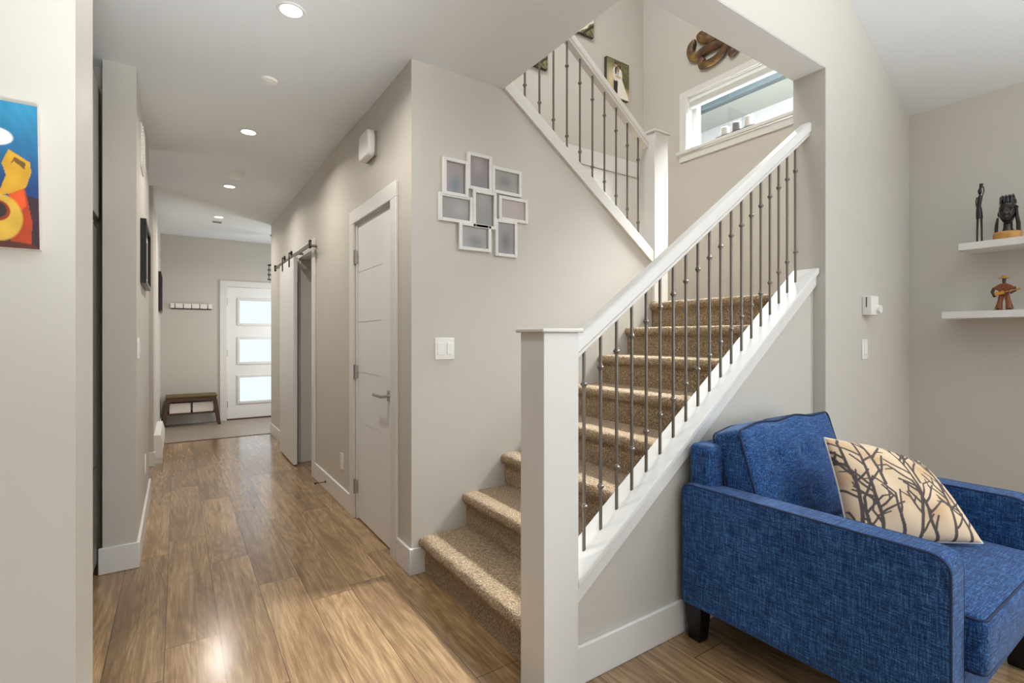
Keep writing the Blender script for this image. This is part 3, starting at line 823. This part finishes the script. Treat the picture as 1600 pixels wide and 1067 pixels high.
# ------------------------------------------------------------------ switches, outlets, devices
def plate(name, axis, p, a0, a1, z0, z1, sgn, label, cat, n=1, kind='rocker', t=.006, group=None):
    """wall plate in the wall face at p; sgn = direction it sticks out"""
    am, zm = (a0 + a1) / 2, (z0 + z1) / 2
    o = thing(name, (p, am, z0) if axis == 'x' else (am, p, z0), label, cat, group)
    def bx(u0, u1, d0, d1, w0, w1):
        m = MB(); q0, q1 = sorted((p + sgn * d0, p + sgn * d1))
        return m.box(q0, q1, u0, u1, w0, w1) if axis == 'x' else m.box(u0, u1, q0, q1, w0, w1)
    obj('plate', bx(a0, a1, 0, t, z0, z1), 'plastic', o, bevel=.002)
    step = (a1 - a0) / n
    for i in range(n):
        c = a0 + step * (i + .5)
        hw = min(.0165, step * .32); hh = min(.034, (z1 - z0) * .3)
        if kind == 'rocker': obj('rocker', bx(c - hw, c + hw, t, t + .004, zm - hh, zm + hh), 'plastic', o, bevel=.0015)
        else:
            for dz in (-.021, .021):
                s_ = obj('socket', bx(c - .016, c + .016, t, t + .002, zm + dz - .014, zm + dz + .014), 'plastic', o, bevel=.001)
                for du in (-.006, .006): obj('slot', bx(c + du - .0012, c + du + .0012, t + .002, t + .0025, zm + dz - .002, zm + dz + .007), 'plastic_dark', s_)
    return o
plate('light_switch', 'y', YF, 1.170, 1.287, 1.138, 1.257, -1, 'double white light switch on the stair wall below the photo collage', 'light switch', 2)
plate('light_switch', 'x', XL, 3.47, 3.59, 1.14, 1.258, 1, 'white light switch on the left wall of the hall', 'light switch', 1)
plate('light_switch', 'y', YB0, 3.397, 3.470, 1.130, 1.249, -1, 'slim white switch below the small device on the wall behind the armchair', 'light switch', 1)
plate('wall_outlet', 'x', XR, 3.790, 3.866, .268, .390, -1, 'white outlet low on the hall wall left of the closet door', 'outlet', 1, 'outlet')
plate('wall_outlet', 'x', XL, 4.24, 4.34, .322, .442, 1, 'white outlet low on the left wall of the hall', 'outlet', 1, 'outlet')
th = thing('wall_control', (3.47, YB0, 1.39), 'small white boxy control unit on the wall above the slim switch', 'control unit')
obj('body', MB().box(3.405, 3.505, YB0 - .05, YB0, 1.392, 1.506), 'plastic', th, bevel=.004)
obj('knob', MB().lathe([(.023, -.018), (.025, -.012), (.025, 0)], (3.488, YB0 - .05, 1.428), 'y', 24), 'plastic', th)
obj('slot', MB().box(3.4045, 3.406, YB0 - .026, YB0 - .020, 1.44, 1.50), 'plastic_dark', th)
chm = thing('door_chime', (XR - .03, 3.15, 2.38), 'white door chime high on the hall wall above the closet door', 'door chime')
pr = roundpoly([(3.045, 2.385, .03), (3.235, 2.385, .03), (3.245, 2.46, .02), (3.235, 2.555, .04), (3.045, 2.555, .04), (3.035, 2.46, .02)], 0)
obj('cover', MB().prism(pr, 'x', XR - .058, XR - .012), 'plastic', chm, bevel=.012, seg=3)
obj('back_plate', MB().prism([(3.05, 2.392), (3.23, 2.392), (3.23, 2.545), (3.05, 2.545)], 'x', XR - .012, XR), 'cabinet', chm)
ds = thing('door_stop', (XR - T, 4.27, .06), 'small dark spring door stop sticking out of the hall baseboard', 'door stop')
obj('spring', MB().tube([(XR - T - .075 * i / 60, 4.27 + .005 * math.cos(i), .07 + .005 * math.sin(i)) for i in range(61)], .0018, 6), 'bronze', ds)
obj('tip', MB().lathe([(.008, -.012), (.008, .004)], (XR - T - .078, 4.27, .07), 'x', 12), 'rubber', ds)
obj('base', MB().lathe([(.011, -.006), (.011, 0)], (XR - T, 4.27, .07), 'x', 12), 'bronze', ds)

# ------------------------------------------------------------------ ceiling fixtures
LAB = ['recessed ceiling light nearest the camera', 'second recessed ceiling light along the hall, beyond the flat white disc',
       'third recessed ceiling light along the hall, just beyond the smoke detector', 'farthest recessed ceiling light, nearest the front door']
for i, y in enumerate((2.432, 4.044, 5.606, 7.108)):
    r_ = thing('recessed_light', (.43, y, CH - .012), LAB[i], 'ceiling light', 'recessed lights along the hall')
    obj('trim_ring', MB().lathe([(.047, CH - .002), (.047, CH - .004), (.058, CH - .005), (.062, CH - .001)], (.43, y, 0), 'z', 32), 'trim', r_)
    obj('lens', MB().lathe([(.001, CH - .0035), (.047, CH - .0035), (.047, CH - .001), (.001, CH - .001)], (.43, y, 0), 'z', 32), 'lamp', r_)
    l = bpy.data.lights.new('lamp', 'AREA'); l.shape = 'DISK'; l.size = .09; l.energy = 10.5; l.color = (1.0, .93, .84); l.spread = math.radians(155)
    lo = bpy.data.objects.new('lamp', l); COL.objects.link(lo); lo.parent = r_; lo.location = (0, 0, .005)
sd = thing('sprinkler_cover', (.44, 3.164, CH - .012), 'flat white round disc on the ceiling between the two nearest lights', 'ceiling disc')
obj('disc', MB().lathe([(.001, CH - .012), (.040, CH - .011), (.046, CH - .006), (.046, CH)], (.44, 3.164, 0), 'z', 32), 'plastic', sd)
obj('rim', MB().lathe([(.020, CH - .0145), (.022, CH - .0125), (.018, CH - .012)], (.44, 3.164, 0), 'z', 32), 'plastic', sd)
sd = thing('smoke_detector', (.441, 5.136, CH - .05), 'round white smoke detector on the hall ceiling', 'smoke detector')
obj('base', MB().lathe([(.070, CH - .016), (.072, CH - .012), (.072, CH)], (.441, 5.136, 0), 'z', 32), 'plastic', sd)
obj('cover', MB().lathe([(.001, CH - .046), (.045, CH - .045), (.058, CH - .038), (.064, CH - .018), (.064, CH - .016)], (.441, 5.136, 0), 'z', 32), 'plastic', sd)
obj('button', MB().lathe([(.001, CH - .049), (.010, CH - .048), (.011, CH - .044)], (.465, 5.12, 0), 'z', 16), 'plastic', sd)
av = thing('ceiling_vent', (.43, 7.42, CH - .008), 'small vent on the ceiling beyond the farthest recessed light', 'vent')
obj('frame', MB().box(.37, .49, 7.36, 7.48, CH - .005, CH), 'plastic', av)
for i in range(5): obj('slat', MB().box(.38, .48, 7.37 + i * .021, 7.38 + i * .021, CH - .008, CH - .005), 'cabinet', av)

# ------------------------------------------------------------------ hall: left side
wv = thing('wall_vent', (XL, 3.9, 2.32), 'white air vent high on the left wall of the hall', 'vent')
obj('frame', MB().box(XL, XL + .008, 3.78, 4.02, 2.30, 2.57), 'plastic', wv, bevel=.002)
for i in range(12): obj('slat', MB().box(XL + .008, XL + .014, 3.80, 4.00, 2.318 + i * .0205, 2.328 + i * .0205), 'plastic', wv)
def hallpic(y0, y1, z0, z1, xw, label):
    o = thing('picture_frame', (xw, (y0 + y1) / 2, z0), label, 'picture frame')
    m = MB(); b_ = .022; d = .03
    m.box(xw, xw + d, y0, y0 + b_, z0, z1).box(xw, xw + d, y1 - b_, y1, z0, z1).box(xw, xw + d, y0 + b_, y1 - b_, z1 - b_, z1).box(xw, xw + d, y0 + b_, y1 - b_, z0, z0 + b_)
    obj('frame', m, 'black', o, bevel=.002)
    obj('mat_board', MB().box(xw, xw + .012, y0 + b_, y1 - b_, z0 + b_, z1 - b_), 'box', o)
    g = obj('photo', MB().grid(lambda u, v: (xw + .0125, y1 - .09 - (y1 - y0 - .18) * u, z0 + .07 + (z1 - z0 - .14) * v), 12, 12, True), 'photo', o)
    uu, vv = np.meshgrid(np.linspace(0, 1, 13), np.linspace(0, 1, 13))
    c = np.clip(.5 + .3 * np.sin(uu * 5) * np.cos(vv * 4), 0, 1).ravel()[:, None]
    setcol(g, linarr([70, 66, 60])[None] * (1 - c) + linarr([170, 164, 154])[None] * c)
hallpic(3.77, 4.40, 1.59, 1.985, XL, 'black framed picture on the left hall wall, nearer of the two')
hallpic(7.62, 8.30, 1.585, 2.085, -.19, 'black framed picture on the left wall beside the entry bench, farther of the two')
bh = thing('baseboard_heater', (-.15, 6.6, .0), 'white baseboard heater along the left wall near the entry tiles', 'heater')
obj('body', MB().prism([(-.19, .05), (-.115, .05), (-.115, .20), (-.135, .285), (-.19, .285)], 'y', 6.1, 7.1), 'plastic', bh, bevel=.004)
obj('grille', MB().box(-.113, -.1145, 6.16, 7.04, .06, .09), 'plastic_dark', bh)
for y in (6.11, 7.06): obj('foot', MB().box(-.185, -.12, y, y + .03, 0, .05), 'plastic', bh)
rf = thing('refrigerator', (-.72, 2.9, 0), 'dark stainless refrigerator in the recess at the left edge', 'refrigerator')
obj('body', MB().box(-1.10, -.43, 2.42, 3.37, .05, 1.835), 'fridge', rf, bevel=.006)
obj('door', MB().box(-.42, -.345, 2.42, 2.876, .60, 1.83), 'fridge', rf, bevel=.008)
obj('door', MB().box(-.42, -.345, 2.882, 3.365, .60, 1.83), 'fridge', rf, bevel=.008)
obj('freezer_drawer', MB().box(-.42, -.345, 2.42, 3.365, .08, .595), 'fridge', rf, bevel=.008)
obj('foot', MB().lathe([(.02, 0), (.02, .06)], (-.40, 3.29, 0), 'z', 14).lathe([(.02, 0), (.02, .06)], (-.40, 2.47, 0), 'z', 14), 'black', rf)
obj('hinge_cover', MB().box(-.43, -.35, 3.24, 3.33, 1.835, 1.86), 'black', rf, bevel=.004)
obj('grille', MB().box(-.43, -.40, 2.46, 3.30, .02, .08), 'black', rf)
kc = thing('kitchen_cabinet', (-.72, 2.9, 1.875), 'grey cabinet above the dark refrigerator', 'cabinet')
obj('body', MB().box(-1.12, -.365, 2.2, 3.50, 1.89, 2.60), 'cabinet', kc)
obj('door', MB().box(-.365, -.345, 2.2, 2.76, 1.895, 2.595), 'cabinet', kc, bevel=.002)
obj('door', MB().box(-.365, -.345, 2.765, 3.385, 1.895, 2.595), 'cabinet', kc, bevel=.002)
obj('filler_strip', MB().box(-.365, -.345, 3.39, 3.53, 1.895, 2.595), 'cabinet', kc, bevel=.002)

# painting on the near left wall (only its right-hand edge is in the picture)
def painting():
    yp = 1.410
    x_r = lambda t: -.2405 + .004 * t          # right edge leans a little
    z1, z0 = 1.7385, 1.4425
    wd = .24
    def cf(U, V):                               # U: metres left of the right edge, V: 0 bottom .. 1 top
        px = 60 - U / .00105; py = 392 - V * 226   # shape coordinates
        C = np.zeros((len(U), 3)); C[:] = linarr([30, 92, 142])
        k = np.clip((py - 175) / 120, 0, 1)[:, None]
        C = linarr([46, 138, 178])[None] * (1 - k) + linarr([22, 62, 118])[None] * k
        st = (np.sin(px * .21 + 2 * np.sin(py * .05)) * np.sin(py * .11 + 2 * np.sin(px * .08)) + np.sin(px * 1.3 + 3 * np.sin(py * .4)) * .4) * .09
        C *= (1 + st)[:, None]
        def lay(mask, rgb, v=.12):
            nonlocal C
            m = np.clip(mask, 0, 1)[:, None]
            c = linarr(rgb)[None] * (1 + v * np.sin(px * .13 + 1.5 * np.sin(py * .06)) * np.sin(py * .09 + px * .04) + .03 * np.sin(px * 1.7 + 3 * np.sin(py * .5)))[:, None]
            C = C * (1 - m) + c * m
        ell = lambda cx, cy, rx, ry: (1 - ((px - cx) / rx) ** 2 - ((py - cy) / ry) ** 2) * 6
        def poly(pts):
            ins = np.zeros(len(px), bool); n = len(pts)
            for i in range(n):
                (xa, ya), (xb, yb) = pts[i], pts[(i + 1) % n]
                c = ((ya > py) != (yb > py)) & (px < (xb - xa) * (py - ya) / (yb - ya + 1e-9) + xa)
                ins ^= c
            return ins.astype(float)
        lay(poly([(40, 308), (60, 312), (62, 395), (-260, 395), (-260, 330), (0, 318)]), (58, 36, 46))
        lay(poly([(30, 300), (40, 296), (50, 350), (48, 384), (20, 390), (14, 340)]), (176, 62, 24))
        lay(poly([(16, 308), (38, 298), (42, 325), (30, 338)]), (222, 84, 28))
        lay(ell(-4, 222, 30, 15), (222, 224, 224), .05)
        lay(poly([(8, 262), (18, 240), (48, 256), (50, 272), (42, 296), (20, 308), (2, 312), (14, 280)]), (208, 158, 40))
        lay(poly([(20, 264), (26, 250), (42, 258), (40, 268), (25, 257)]), (110, 80, 30))
        lay(ell(2, 346, 36, 38), (214, 172, 62))
        lay(ell(0, 336, 20, 17), (150, 48, 26)); lay(ell(-1, 335, 16, 13), (52, 46, 40))
        lay(poly([(-260, 376), (36, 383), (54, 386), (62, 395), (-260, 395)]), (88, 44, 32))
        lay(ell(-70, 300, 40, 70), (196, 128, 60)); lay(ell(-66, 240, 26, 30), (150, 90, 56)); lay(ell(-130, 330, 40, 50), (150, 52, 34))
        return C
    nu, nv = 170, 200
    us, vs = np.meshgrid(np.linspace(0, 1, nu + 1), np.linspace(0, 1, nv + 1)); us = us.ravel(); vs = vs.ravel()
    mb = MB().grid(lambda u, v: (x_r(1 - v) - wd + wd * u, yp, z0 + (z1 - z0) * v + .0), nu, nv)
    k = len(mb.v)
    pts = [(x_r(1) - wd, z0), (x_r(1), z0), (x_r(0), z1), (x_r(0) - wd, z1)]
    mb.prism([(a, b2) for a, b2 in pts], 'y', yp + .0006, 1.4338)
    o = obj('painting', mb, 'paint', smooth=0)
    c = np.ones((len(mb.v), 3)); c[:k] = cf((1 - us) * wd, vs); c[k:] = linarr([226, 220, 212])
    setcol(o, c)
    tag(o, 'bright blue and yellow canvas painting of a guitar player at the left edge', 'painting')
painting()

# ------------------------------------------------------------------ entry: bench, boxes, coat rack, lantern
bn = thing('bench', (.19, 8.5, 0), 'small dark wood bench with olive seat pad beside the front door', 'bench')
obj('seat_pad', MB().rbox((.18, 8.51, .425), (.62, .30, .036), .016, 6), 'olive', bn, weld=True)
obj('seat_frame', MB().box(-.12, .48, 8.37, 8.65, .355, .407), 'walnut', bn, bevel=.004)
for sx, sy in ((-1, -1), (-1, 1), (1, -1), (1, 1)):
    xt, xb = .18 + sx * .285, .18 + sx * .335; yt = 8.51 + sy * .125
    obj('leg', MB().frustum((xb, yt, 0), (.04, .035), (xt, yt, .37), (.045, .035)), 'walnut', bn, bevel=.003)
obj('shelf', MB().box(-.13, .49, 8.40, 8.62, .172, .195), 'walnut', bn, bevel=.003)
for x0, x1, lb in ((-.085, .165, 'white fabric box on the bench shelf, left of the pair'), (.19, .44, 'white fabric box on the bench shelf, right of the pair')):
    m = MB().box(x0, x1, 8.41, 8.60, .196, .202).box(x0, x0 + .006, 8.41, 8.60, .202, .335).box(x1 - .006, x1, 8.41, 8.60, .202, .335).box(x0 + .006, x1 - .006, 8.41, 8.416, .202, .335).box(x0 + .006, x1 - .006, 8.594, 8.60, .202, .335)
    tag(obj('storage_box', m, 'box', bevel=.002), lb, 'box', 'boxes under the bench')
cr = thing('coat_rack', (.18, YD, 1.67), 'white flip-down coat rack on the wall left of the front door', 'coat rack')
obj('backboard', MB().box(-.07, .43, YD - .012, YD, 1.668, 1.745), 'plastic_dark', cr, bevel=.002)
ws = [.05, .092, .092, .092, .092, .05]; x = -.076
for i, wd in enumerate(ws):
    obj('hook' if 0 < i < 5 else 'end_cap', MB().box(x, x + wd, YD - .04, YD - .012, 1.683, 1.752), 'plastic', cr, bevel=.006)
    x += wd + .009
pl = thing('pendant_lantern', (1.16, 7.95, 2.05), 'dark metal cage lantern hanging in the entry near the front door', 'pendant light')
lz = [2.095, 2.165, 2.235, 2.305]
cg = MB()
for z in lz: cg.tube([(1.18 + .09 * math.cos(a * math.pi / 12), 7.95 + .09 * math.sin(a * math.pi / 12), z) for a in range(24)], .006, 8, closed=True)
for a in range(8):
    q = a * math.pi / 4 + .3; r1 = .078
    cg.tube([(1.18 + r1 * math.cos(q), 7.95 + r1 * math.sin(q), 2.09), (1.18 + r1 * math.cos(q), 7.95 + r1 * math.sin(q), 2.31)], .004, 6)
cg.tube([(1.09, 7.95, 2.305), (1.27, 7.95, 2.305)], .004, 6).tube([(1.18, 7.86, 2.305), (1.18, 8.04, 2.305)], .004, 6)
obj('cage', cg, 'black', pl)
obj('stem', MB().tube([(1.18, 7.95, 2.22), (1.18, 7.95, CH - .02)], .006, 8), 'black', pl)
obj('ceiling_plate', MB().lathe([(.05, CH - .02), (.055, CH - .004), (.055, CH)], (1.18, 7.95, 0), 'z', 24), 'black', pl)
obj('socket', MB().lathe([(.016, 2.18), (.018, 2.24)], (1.18, 7.95, 0), 'z', 16), 'bronze', pl)

# ------------------------------------------------------------------ stairwell canvases and carving
def canvas(x0, x1, z0, z1, cf, label, d=.035):
    yp = YW - d; nu, nv = 110, 130
    us, vs = np.meshgrid(np.linspace(0, 1, nu + 1), np.linspace(0, 1, nv + 1)); us = us.ravel(); vs = vs.ravel()
    mb = MB().grid(lambda u, v: (x0 + (x1 - x0) * u, yp, z0 + (z1 - z0) * v), nu, nv)
    k = len(mb.v); mb.box(x0, x1, yp + .0006, YW, z0, z1)
    o = obj('canvas_photo', mb, 'paint', smooth=0)
    c = np.ones((len(mb.v), 3)); c[:k] = np.clip(cf(us, vs), 0, 1); c[k:] = linarr([58, 54, 44])
    setcol(o, c); tag(o, label, 'canvas print', 'canvas photos in the stairwell')
def wedding(u, v):
    C = np.zeros((len(u), 3)); n = np.sin(u * 31 + 3 * np.sin(v * 17)) * np.sin(v * 27 + 2 * np.sin(u * 23))
    C[:] = linarr([84, 82, 46])
    C += (np.clip(n, 0, 1) * .10)[:, None] * np.array([1, .95, .6])
    glow = np.exp(-((u - .18) ** 2 / .05 + (v - .45) ** 2 / .10))[:, None]
    C = C * (1 - glow * .8) + linarr([238, 222, 184])[None] * glow * .8
    low = np.clip((.35 - v) / .2, 0, 1)[:, None]
    C = C * (1 - low) + linarr([214, 186, 140])[None] * low
    def lay(m, rgb):
        nonlocal C
        m = np.clip(m, 0, 1)[:, None]; C = C * (1 - m) + linarr(rgb)[None] * m
    ell = lambda cx, cy, rx, ry: (1 - ((u - cx) / rx) ** 2 - ((v - cy) / ry) ** 2) * 5
    box_ = lambda a, b2, c, d: ((u > a) & (u < b2) & (v > c) & (v < d)).astype(float)
    lay(box_(.30, .40, .08, .50), (30, 28, 32)); lay(box_(.40, .50, .10, .50), (36, 33, 36))
    lay(ell(.37, .62, .12, .20), (226, 220, 210)); lay(ell(.40, .72, .045, .12), (44, 40, 42))
    lay(ell(.40, .86, .055, .055), (196, 150, 118)); lay(ell(.39, .905, .06, .035), (52, 36, 28))
    lay(ell(.55, .80, .05, .055), (206, 160, 128)); lay(ell(.58, .84, .06, .05), (78, 46, 32)); 
    lay(ell(.60, .62, .09, .17), (238, 232, 222))
    lay(((v < .62) & (v > .02) & (u > .50 - .06 * (.6 - v)) & (u < .62 + .62 * (.62 - v))).astype(float) * (u < .97), (240, 234, 222))
    lay(ell(.50, .56, .14, .035), (208, 166, 136)); lay(ell(.49, .48, .06, .05), (232, 220, 206))
    return C
def foliage(seed):
    def f(u, v):
        C = np.zeros((len(u), 3)); C[:] = linarr([120, 112, 78])
        n = np.sin(u * 21 + seed + 3 * np.sin(v * 13)) * np.sin(v * 25 + 2 * np.sin(u * 19 + seed))
        C = C * (1 + .7 * n)[:, None]
        d = np.abs(u * .8 - v - .35 + .02 * np.sin(v * 30)); m = (d < .09).astype(float)[:, None]
        C = C * (1 - m) + linarr([236, 230, 220])[None] * m
        d2 = np.abs(u * .8 - v - .52); m = (d2 < .03).astype(float)[:, None]
        C = C * (1 - m) + linarr([52, 44, 38])[None] * m
        m = (np.hypot((u - .3) / .12, (v - .55) / .2) < 1).astype(float)[:, None]
        return C * (1 - m) + linarr([228, 220, 212])[None] * m
    return f
canvas(3.560, 3.878, 3.690, 4.068, wedding, 'canvas photo of a bride and groom embracing, in the stairwell above the railing')
canvas(2.99, 3.385, 4.185, 4.60, foliage(1.0), 'canvas photo cut off by the ceiling edge, above and left of the bride and groom')
canvas(2.44, 2.815, 3.705, 4.10, foliage(2.4), 'canvas photo seen behind the upper balusters, leftmost in the stairwell')

def carve():
    XC = XE - .03
    def onw(cx, cy):        # 2D sketch of the carving -> wall position
        u = 1000 + cx / 4.706; v = cy / 4.706
        a = (u - 800) / F; dx = math.sin(TH) + a * math.cos(TH); dy = math.cos(TH) - a * math.sin(TH); dz = (527 - v) / F
        t = XC / dx
        return (XC, dy * t, 1.26 + dz * t)
    def spl(pts, n=8):
        P = [Vector(p) for p in pts]; out = []
        for i in range(len(P) - 1):
            p0, p1, p2, p3 = P[max(i - 1, 0)], P[i], P[i + 1], P[min(i + 2, len(P) - 1)]
            for k in range(n):
                t = k / n
                out.append(.5 * ((2 * p1) + (p2 - p0) * t + (2 * p0 - 5 * p1 + 4 * p2 - p3) * t * t + (3 * p1 - p0 - 3 * p2 + p3) * t ** 3))
        out.append(P[-1]); return out
    root = thing('wall_carving', (XE, 2.8, 3.8), 'carved brown wooden snake-like wall sculpture above the landing window', 'wall sculpture')
    body = [(408, 305), (392, 318), (376, 350), (372, 388), (388, 420), (420, 418), (450, 388), (490, 362), (540, 335), (590, 315), (640, 290), (690, 250)]
    tail = [(690, 250), (660, 310), (625, 350), (600, 390), (560, 430), (510, 462), (462, 478), (450, 455), (470, 425)]
    for nm, p, r in (('body', body, .042), ('tail', tail, .038)):
        pts = spl([onw(*q) for q in p]); n = len(pts)
        rr = [r * (.55 + .45 * min(1, 6 * i / n, 6 * (n - 1 - i) / n + (.5 if nm == 'tail' else 1))) for i in range(n)]
        obj(nm, MB().tube(pts, rr, 12, up=(1, 0, 0), flat=.65), 'snakewood', root)
    for nm, p in (('crest', [(436, 250), (450, 272), (480, 280), (520, 285), (560, 262), (570, 220)]), ('head', [(650, 395), (672, 378), (700, 360), (740, 330)])):
        pts = spl([onw(*q) for q in p]); n = len(pts)
        obj(nm, MB().tube(pts, [.020 + .030 * math.sin(math.pi * min(1, .15 + i / n)) for i in range(n)], 12, up=(1, 0, 0), flat=.6), 'snakewood', root)
carve()

# ------------------------------------------------------------------ shelves and figures on the right wall
def shelf(y_end, z1, label):
    return tag(obj('wall_shelf', MB().box(3.905, XE, -.1, y_end, z1 - .042, z1), 'trim', bevel=.002), label, 'shelf', 'floating shelves')
ZS1, ZS2 = 1.823, 1.416
shelf(.997, ZS1, 'white floating shelf carrying the carved head, upper of the two')
shelf(1.075, ZS2, 'white floating shelf carrying the guitar player figure, lower of the two')
# tall thin carved woman
lx, ly = 3.98, .918
wf = thing('carved_figure', (lx, ly, ZS1), 'tall thin dark carved figure of a standing woman on the upper shelf', 'figurine')
f = MB(); z = ZS1; H = .36
f.box(lx - .018, lx + .018, ly - .019, ly + .019, z, z + .006)
for dy in (-.0105, .0105):
    f.tube([(lx, ly + dy, z + .004), (lx, ly + dy * .95, z + .08), (lx, ly + dy * .75, z + .16)], [.0042, .005, .006], 8)
f.tube([(lx, ly, z + .147), (lx, ly + .002, z + .20), (lx, ly + .003, z + .222), (lx, ly, z + .25), (lx, ly - .003, z + .272), (lx, ly - .002, z + .285)], [.0165, .0140, .0105, .0115, .012, .005], 12)
f.tube([(lx, ly + .012, z + .275), (lx, ly + .016, z + .25), (lx, ly + .014, z + .22), (lx, ly + .006, z + .215)], .0028, 8)
f.tube([(lx, ly - .012, z + .275), (lx, ly - .020, z + .305), (lx, ly - .018, z + .330), (lx, ly - .008, z + .340)], .0028, 8)
f.ball((lx, ly - .002, z + .308), .010, .010, .020, 12, 8)
f.tube([(lx, ly - .001, z + .28), (lx, ly - .002, z + .30)], .0045, 8)
f.tube([(lx, ly - .006, z + .326), (lx, ly - .009, z + .352)], [.0075, .0095], 10)
obj('body', f, 'ebony', wf)
# carved head with raised hands on a slice of wood
bx_, by = 4.0, .80
bu = thing('carved_bust', (bx_, by, ZS1), 'dark carved wooden head framed by arms on a round base on the upper shelf', 'figurine')
obj('base', MB().lathe([(.058, ZS1), (.063, ZS1 + .006), (.062, ZS1 + .042), (.057, ZS1 + .048)], (bx_, by, 0), 'z', 28), 'cork', bu)
def face(d, p):
    # d.x < 0 is the face
    q = p.copy()
    nose = math.exp(-((d.y / .20) ** 2 + ((d.z + .12) / .24) ** 2)) * .017
    lips = (math.exp(-((d.y / .34) ** 2 + ((d.z + .50) / .07) ** 2)) + math.exp(-((d.y / .30) ** 2 + ((d.z + .64) / .07) ** 2))) * .009
    brow = math.exp(-((d.z - .20) / .09) ** 2) * .007 * (abs(d.y) < .75)
    eye = math.exp(-(((abs(d.y) - .42) / .20) ** 2 + ((d.z - .03) / .10) ** 2)) * .010
    cheek = math.exp(-(((abs(d.y) - .55) / .2) ** 2 + ((d.z + .25) / .2) ** 2)) * .005
    if d.x < -.1: q.x -= nose + lips + brow + cheek - eye
    if d.z < 0: q.y *= 1 - .30 * d.z * d.z; q.x *= 1 - .10 * d.z * d.z
    return q
m = MB(); hz = ZS1 + .168
m.ball((bx_, by, hz), .048, .038, .080, 56, 48, face)
m.tube([(bx_ + .006, by, ZS1 + .044), (bx_ + .006, by, ZS1 + .07), (bx_ + .008, by, ZS1 + .11)], [.030, .021, .020], 16)
for s_ in (-1, 1): m.ball((bx_ + .004, by + s_ * .038, hz - .012), .011, .006, .017, 10, 8)
obj('head', m, 'ebony', bu)
m = MB()
m.ball((bx_ + .006, by, hz + .052), .044, .037, .036, 24, 14)
for i in range(4):
    y = by - .022 + .015 * i
    m.tube([(bx_ - .040, y, hz + .048), (bx_ - .030, y, hz + .078), (bx_ + .002, y, hz + .092), (bx_ + .036, y, hz + .078)], [.004, .0055, .006, .004], 8)
obj('headdress', m, 'ebony', bu)
m = MB()
m.tube([(bx_ - .012, by + .047, ZS1 + .044), (bx_ - .012, by + .045, ZS1 + .09), (bx_ - .010, by + .040, ZS1 + .135)], [.0085, .008, .005], 10)
obj('arm', m, 'ebony', bu)
m = MB()
m.tube([(bx_ - .012, by - .048, ZS1 + .044), (bx_ - .012, by - .047, ZS1 + .09), (bx_ - .010, by - .040, ZS1 + .14), (bx_ - .010, by - .038, ZS1 + .185)], [.010, .010, .008, .007], 10)
m.tube([(bx_ - .010, by - .045, ZS1 + .188), (bx_ - .012, by - .022, ZS1 + .172)], [.009, .006], 10)
obj('arm', m, 'ebony', bu)
# guitar player figure
gx, gy = 4.0, .815; z = ZS2
gp = thing('guitar_player_figure', (gx, gy, z), 'small carved wooden figure of a guitar player in a wide hat on the lower shelf', 'figurine')
obj('base', MB().box(gx - .02, gx + .02, gy - .040, gy + .045, z, z + .006), 'terracotta', gp, bevel=.002)
m = MB()
for s in (-1, 1):
    m.tube([(gx, gy + s * .024, z + .008), (gx, gy + s * .018, z + .05), (gx, gy + s * .010, z + .095)], [.018, .012, .012], 12)
m.prism([(gy - .02, z + .086), (gy + .02, z + .086), (gy + .022, z + .115), (gy + .045, z + .132), (gy + .038, z + .142), (gy + .012, z + .158), (gy - .012, z + .158), (gy - .038, z + .142), (gy - .045, z + .132), (gy - .022, z + .115)], 'x', gx - .013, gx + .013)
obj('body', m, 'terracotta', gp, bevel=.003)
m = MB().tube([(gx, gy, z + .155), (gx, gy, z + .172), (gx, gy, z + .192)], [.006, .009, .008], 12)
for s in (-1, 1): m.ball((gx - .004, gy + s * .024, z + .010), .018, .011, .006, 12, 8)
obj('head', m, 'brownwood', gp)
obj('hat', MB().lathe([(.024, z + .187), (.025, z + .190), (.012, z + .192), (.011, z + .203), (.008, z + .206)], (gx, gy, 0), 'z', 24), 'yellowwood', gp)
obj('arm', MB().tube([(gx, gy + .042, z + .135), (gx - .004, gy + .050, z + .112), (gx - .014, gy + .038, z + .082)], [.008, .008, .007], 10), 'brownwood', gp)
obj('arm', MB().tube([(gx, gy - .042, z + .135), (gx - .008, gy - .046, z + .112), (gx - .018, gy - .030, z + .098)], [.008, .008, .006], 10), 'brownwood', gp)
m = MB(); m.X = lambda v: Matrix.Rotation(math.radians(-14), 3, 'X') @ (v - Vector((gx, gy, z + .104))) + Vector((gx, gy, z + .104))
m.prism(roundpoly([(gy + .036, z + .090, .012), (gy + .036, z + .118, .012), (gy + .012, z + .111, .006), (gy - .006, z + .116, .008), (gy - .006, z + .092, .008), (gy + .012, z + .097, .006)], 0), 'x', gx - .030, gx - .018)
m.box(gx - .028, gx - .022, gy - .062, gy - .004, z + .101, z + .107).box(gx - .029, gx - .021, gy - .075, gy - .06, z + .099, z + .109)
obj('guitar', m, 'yellowwood', gp, bevel=.0015)
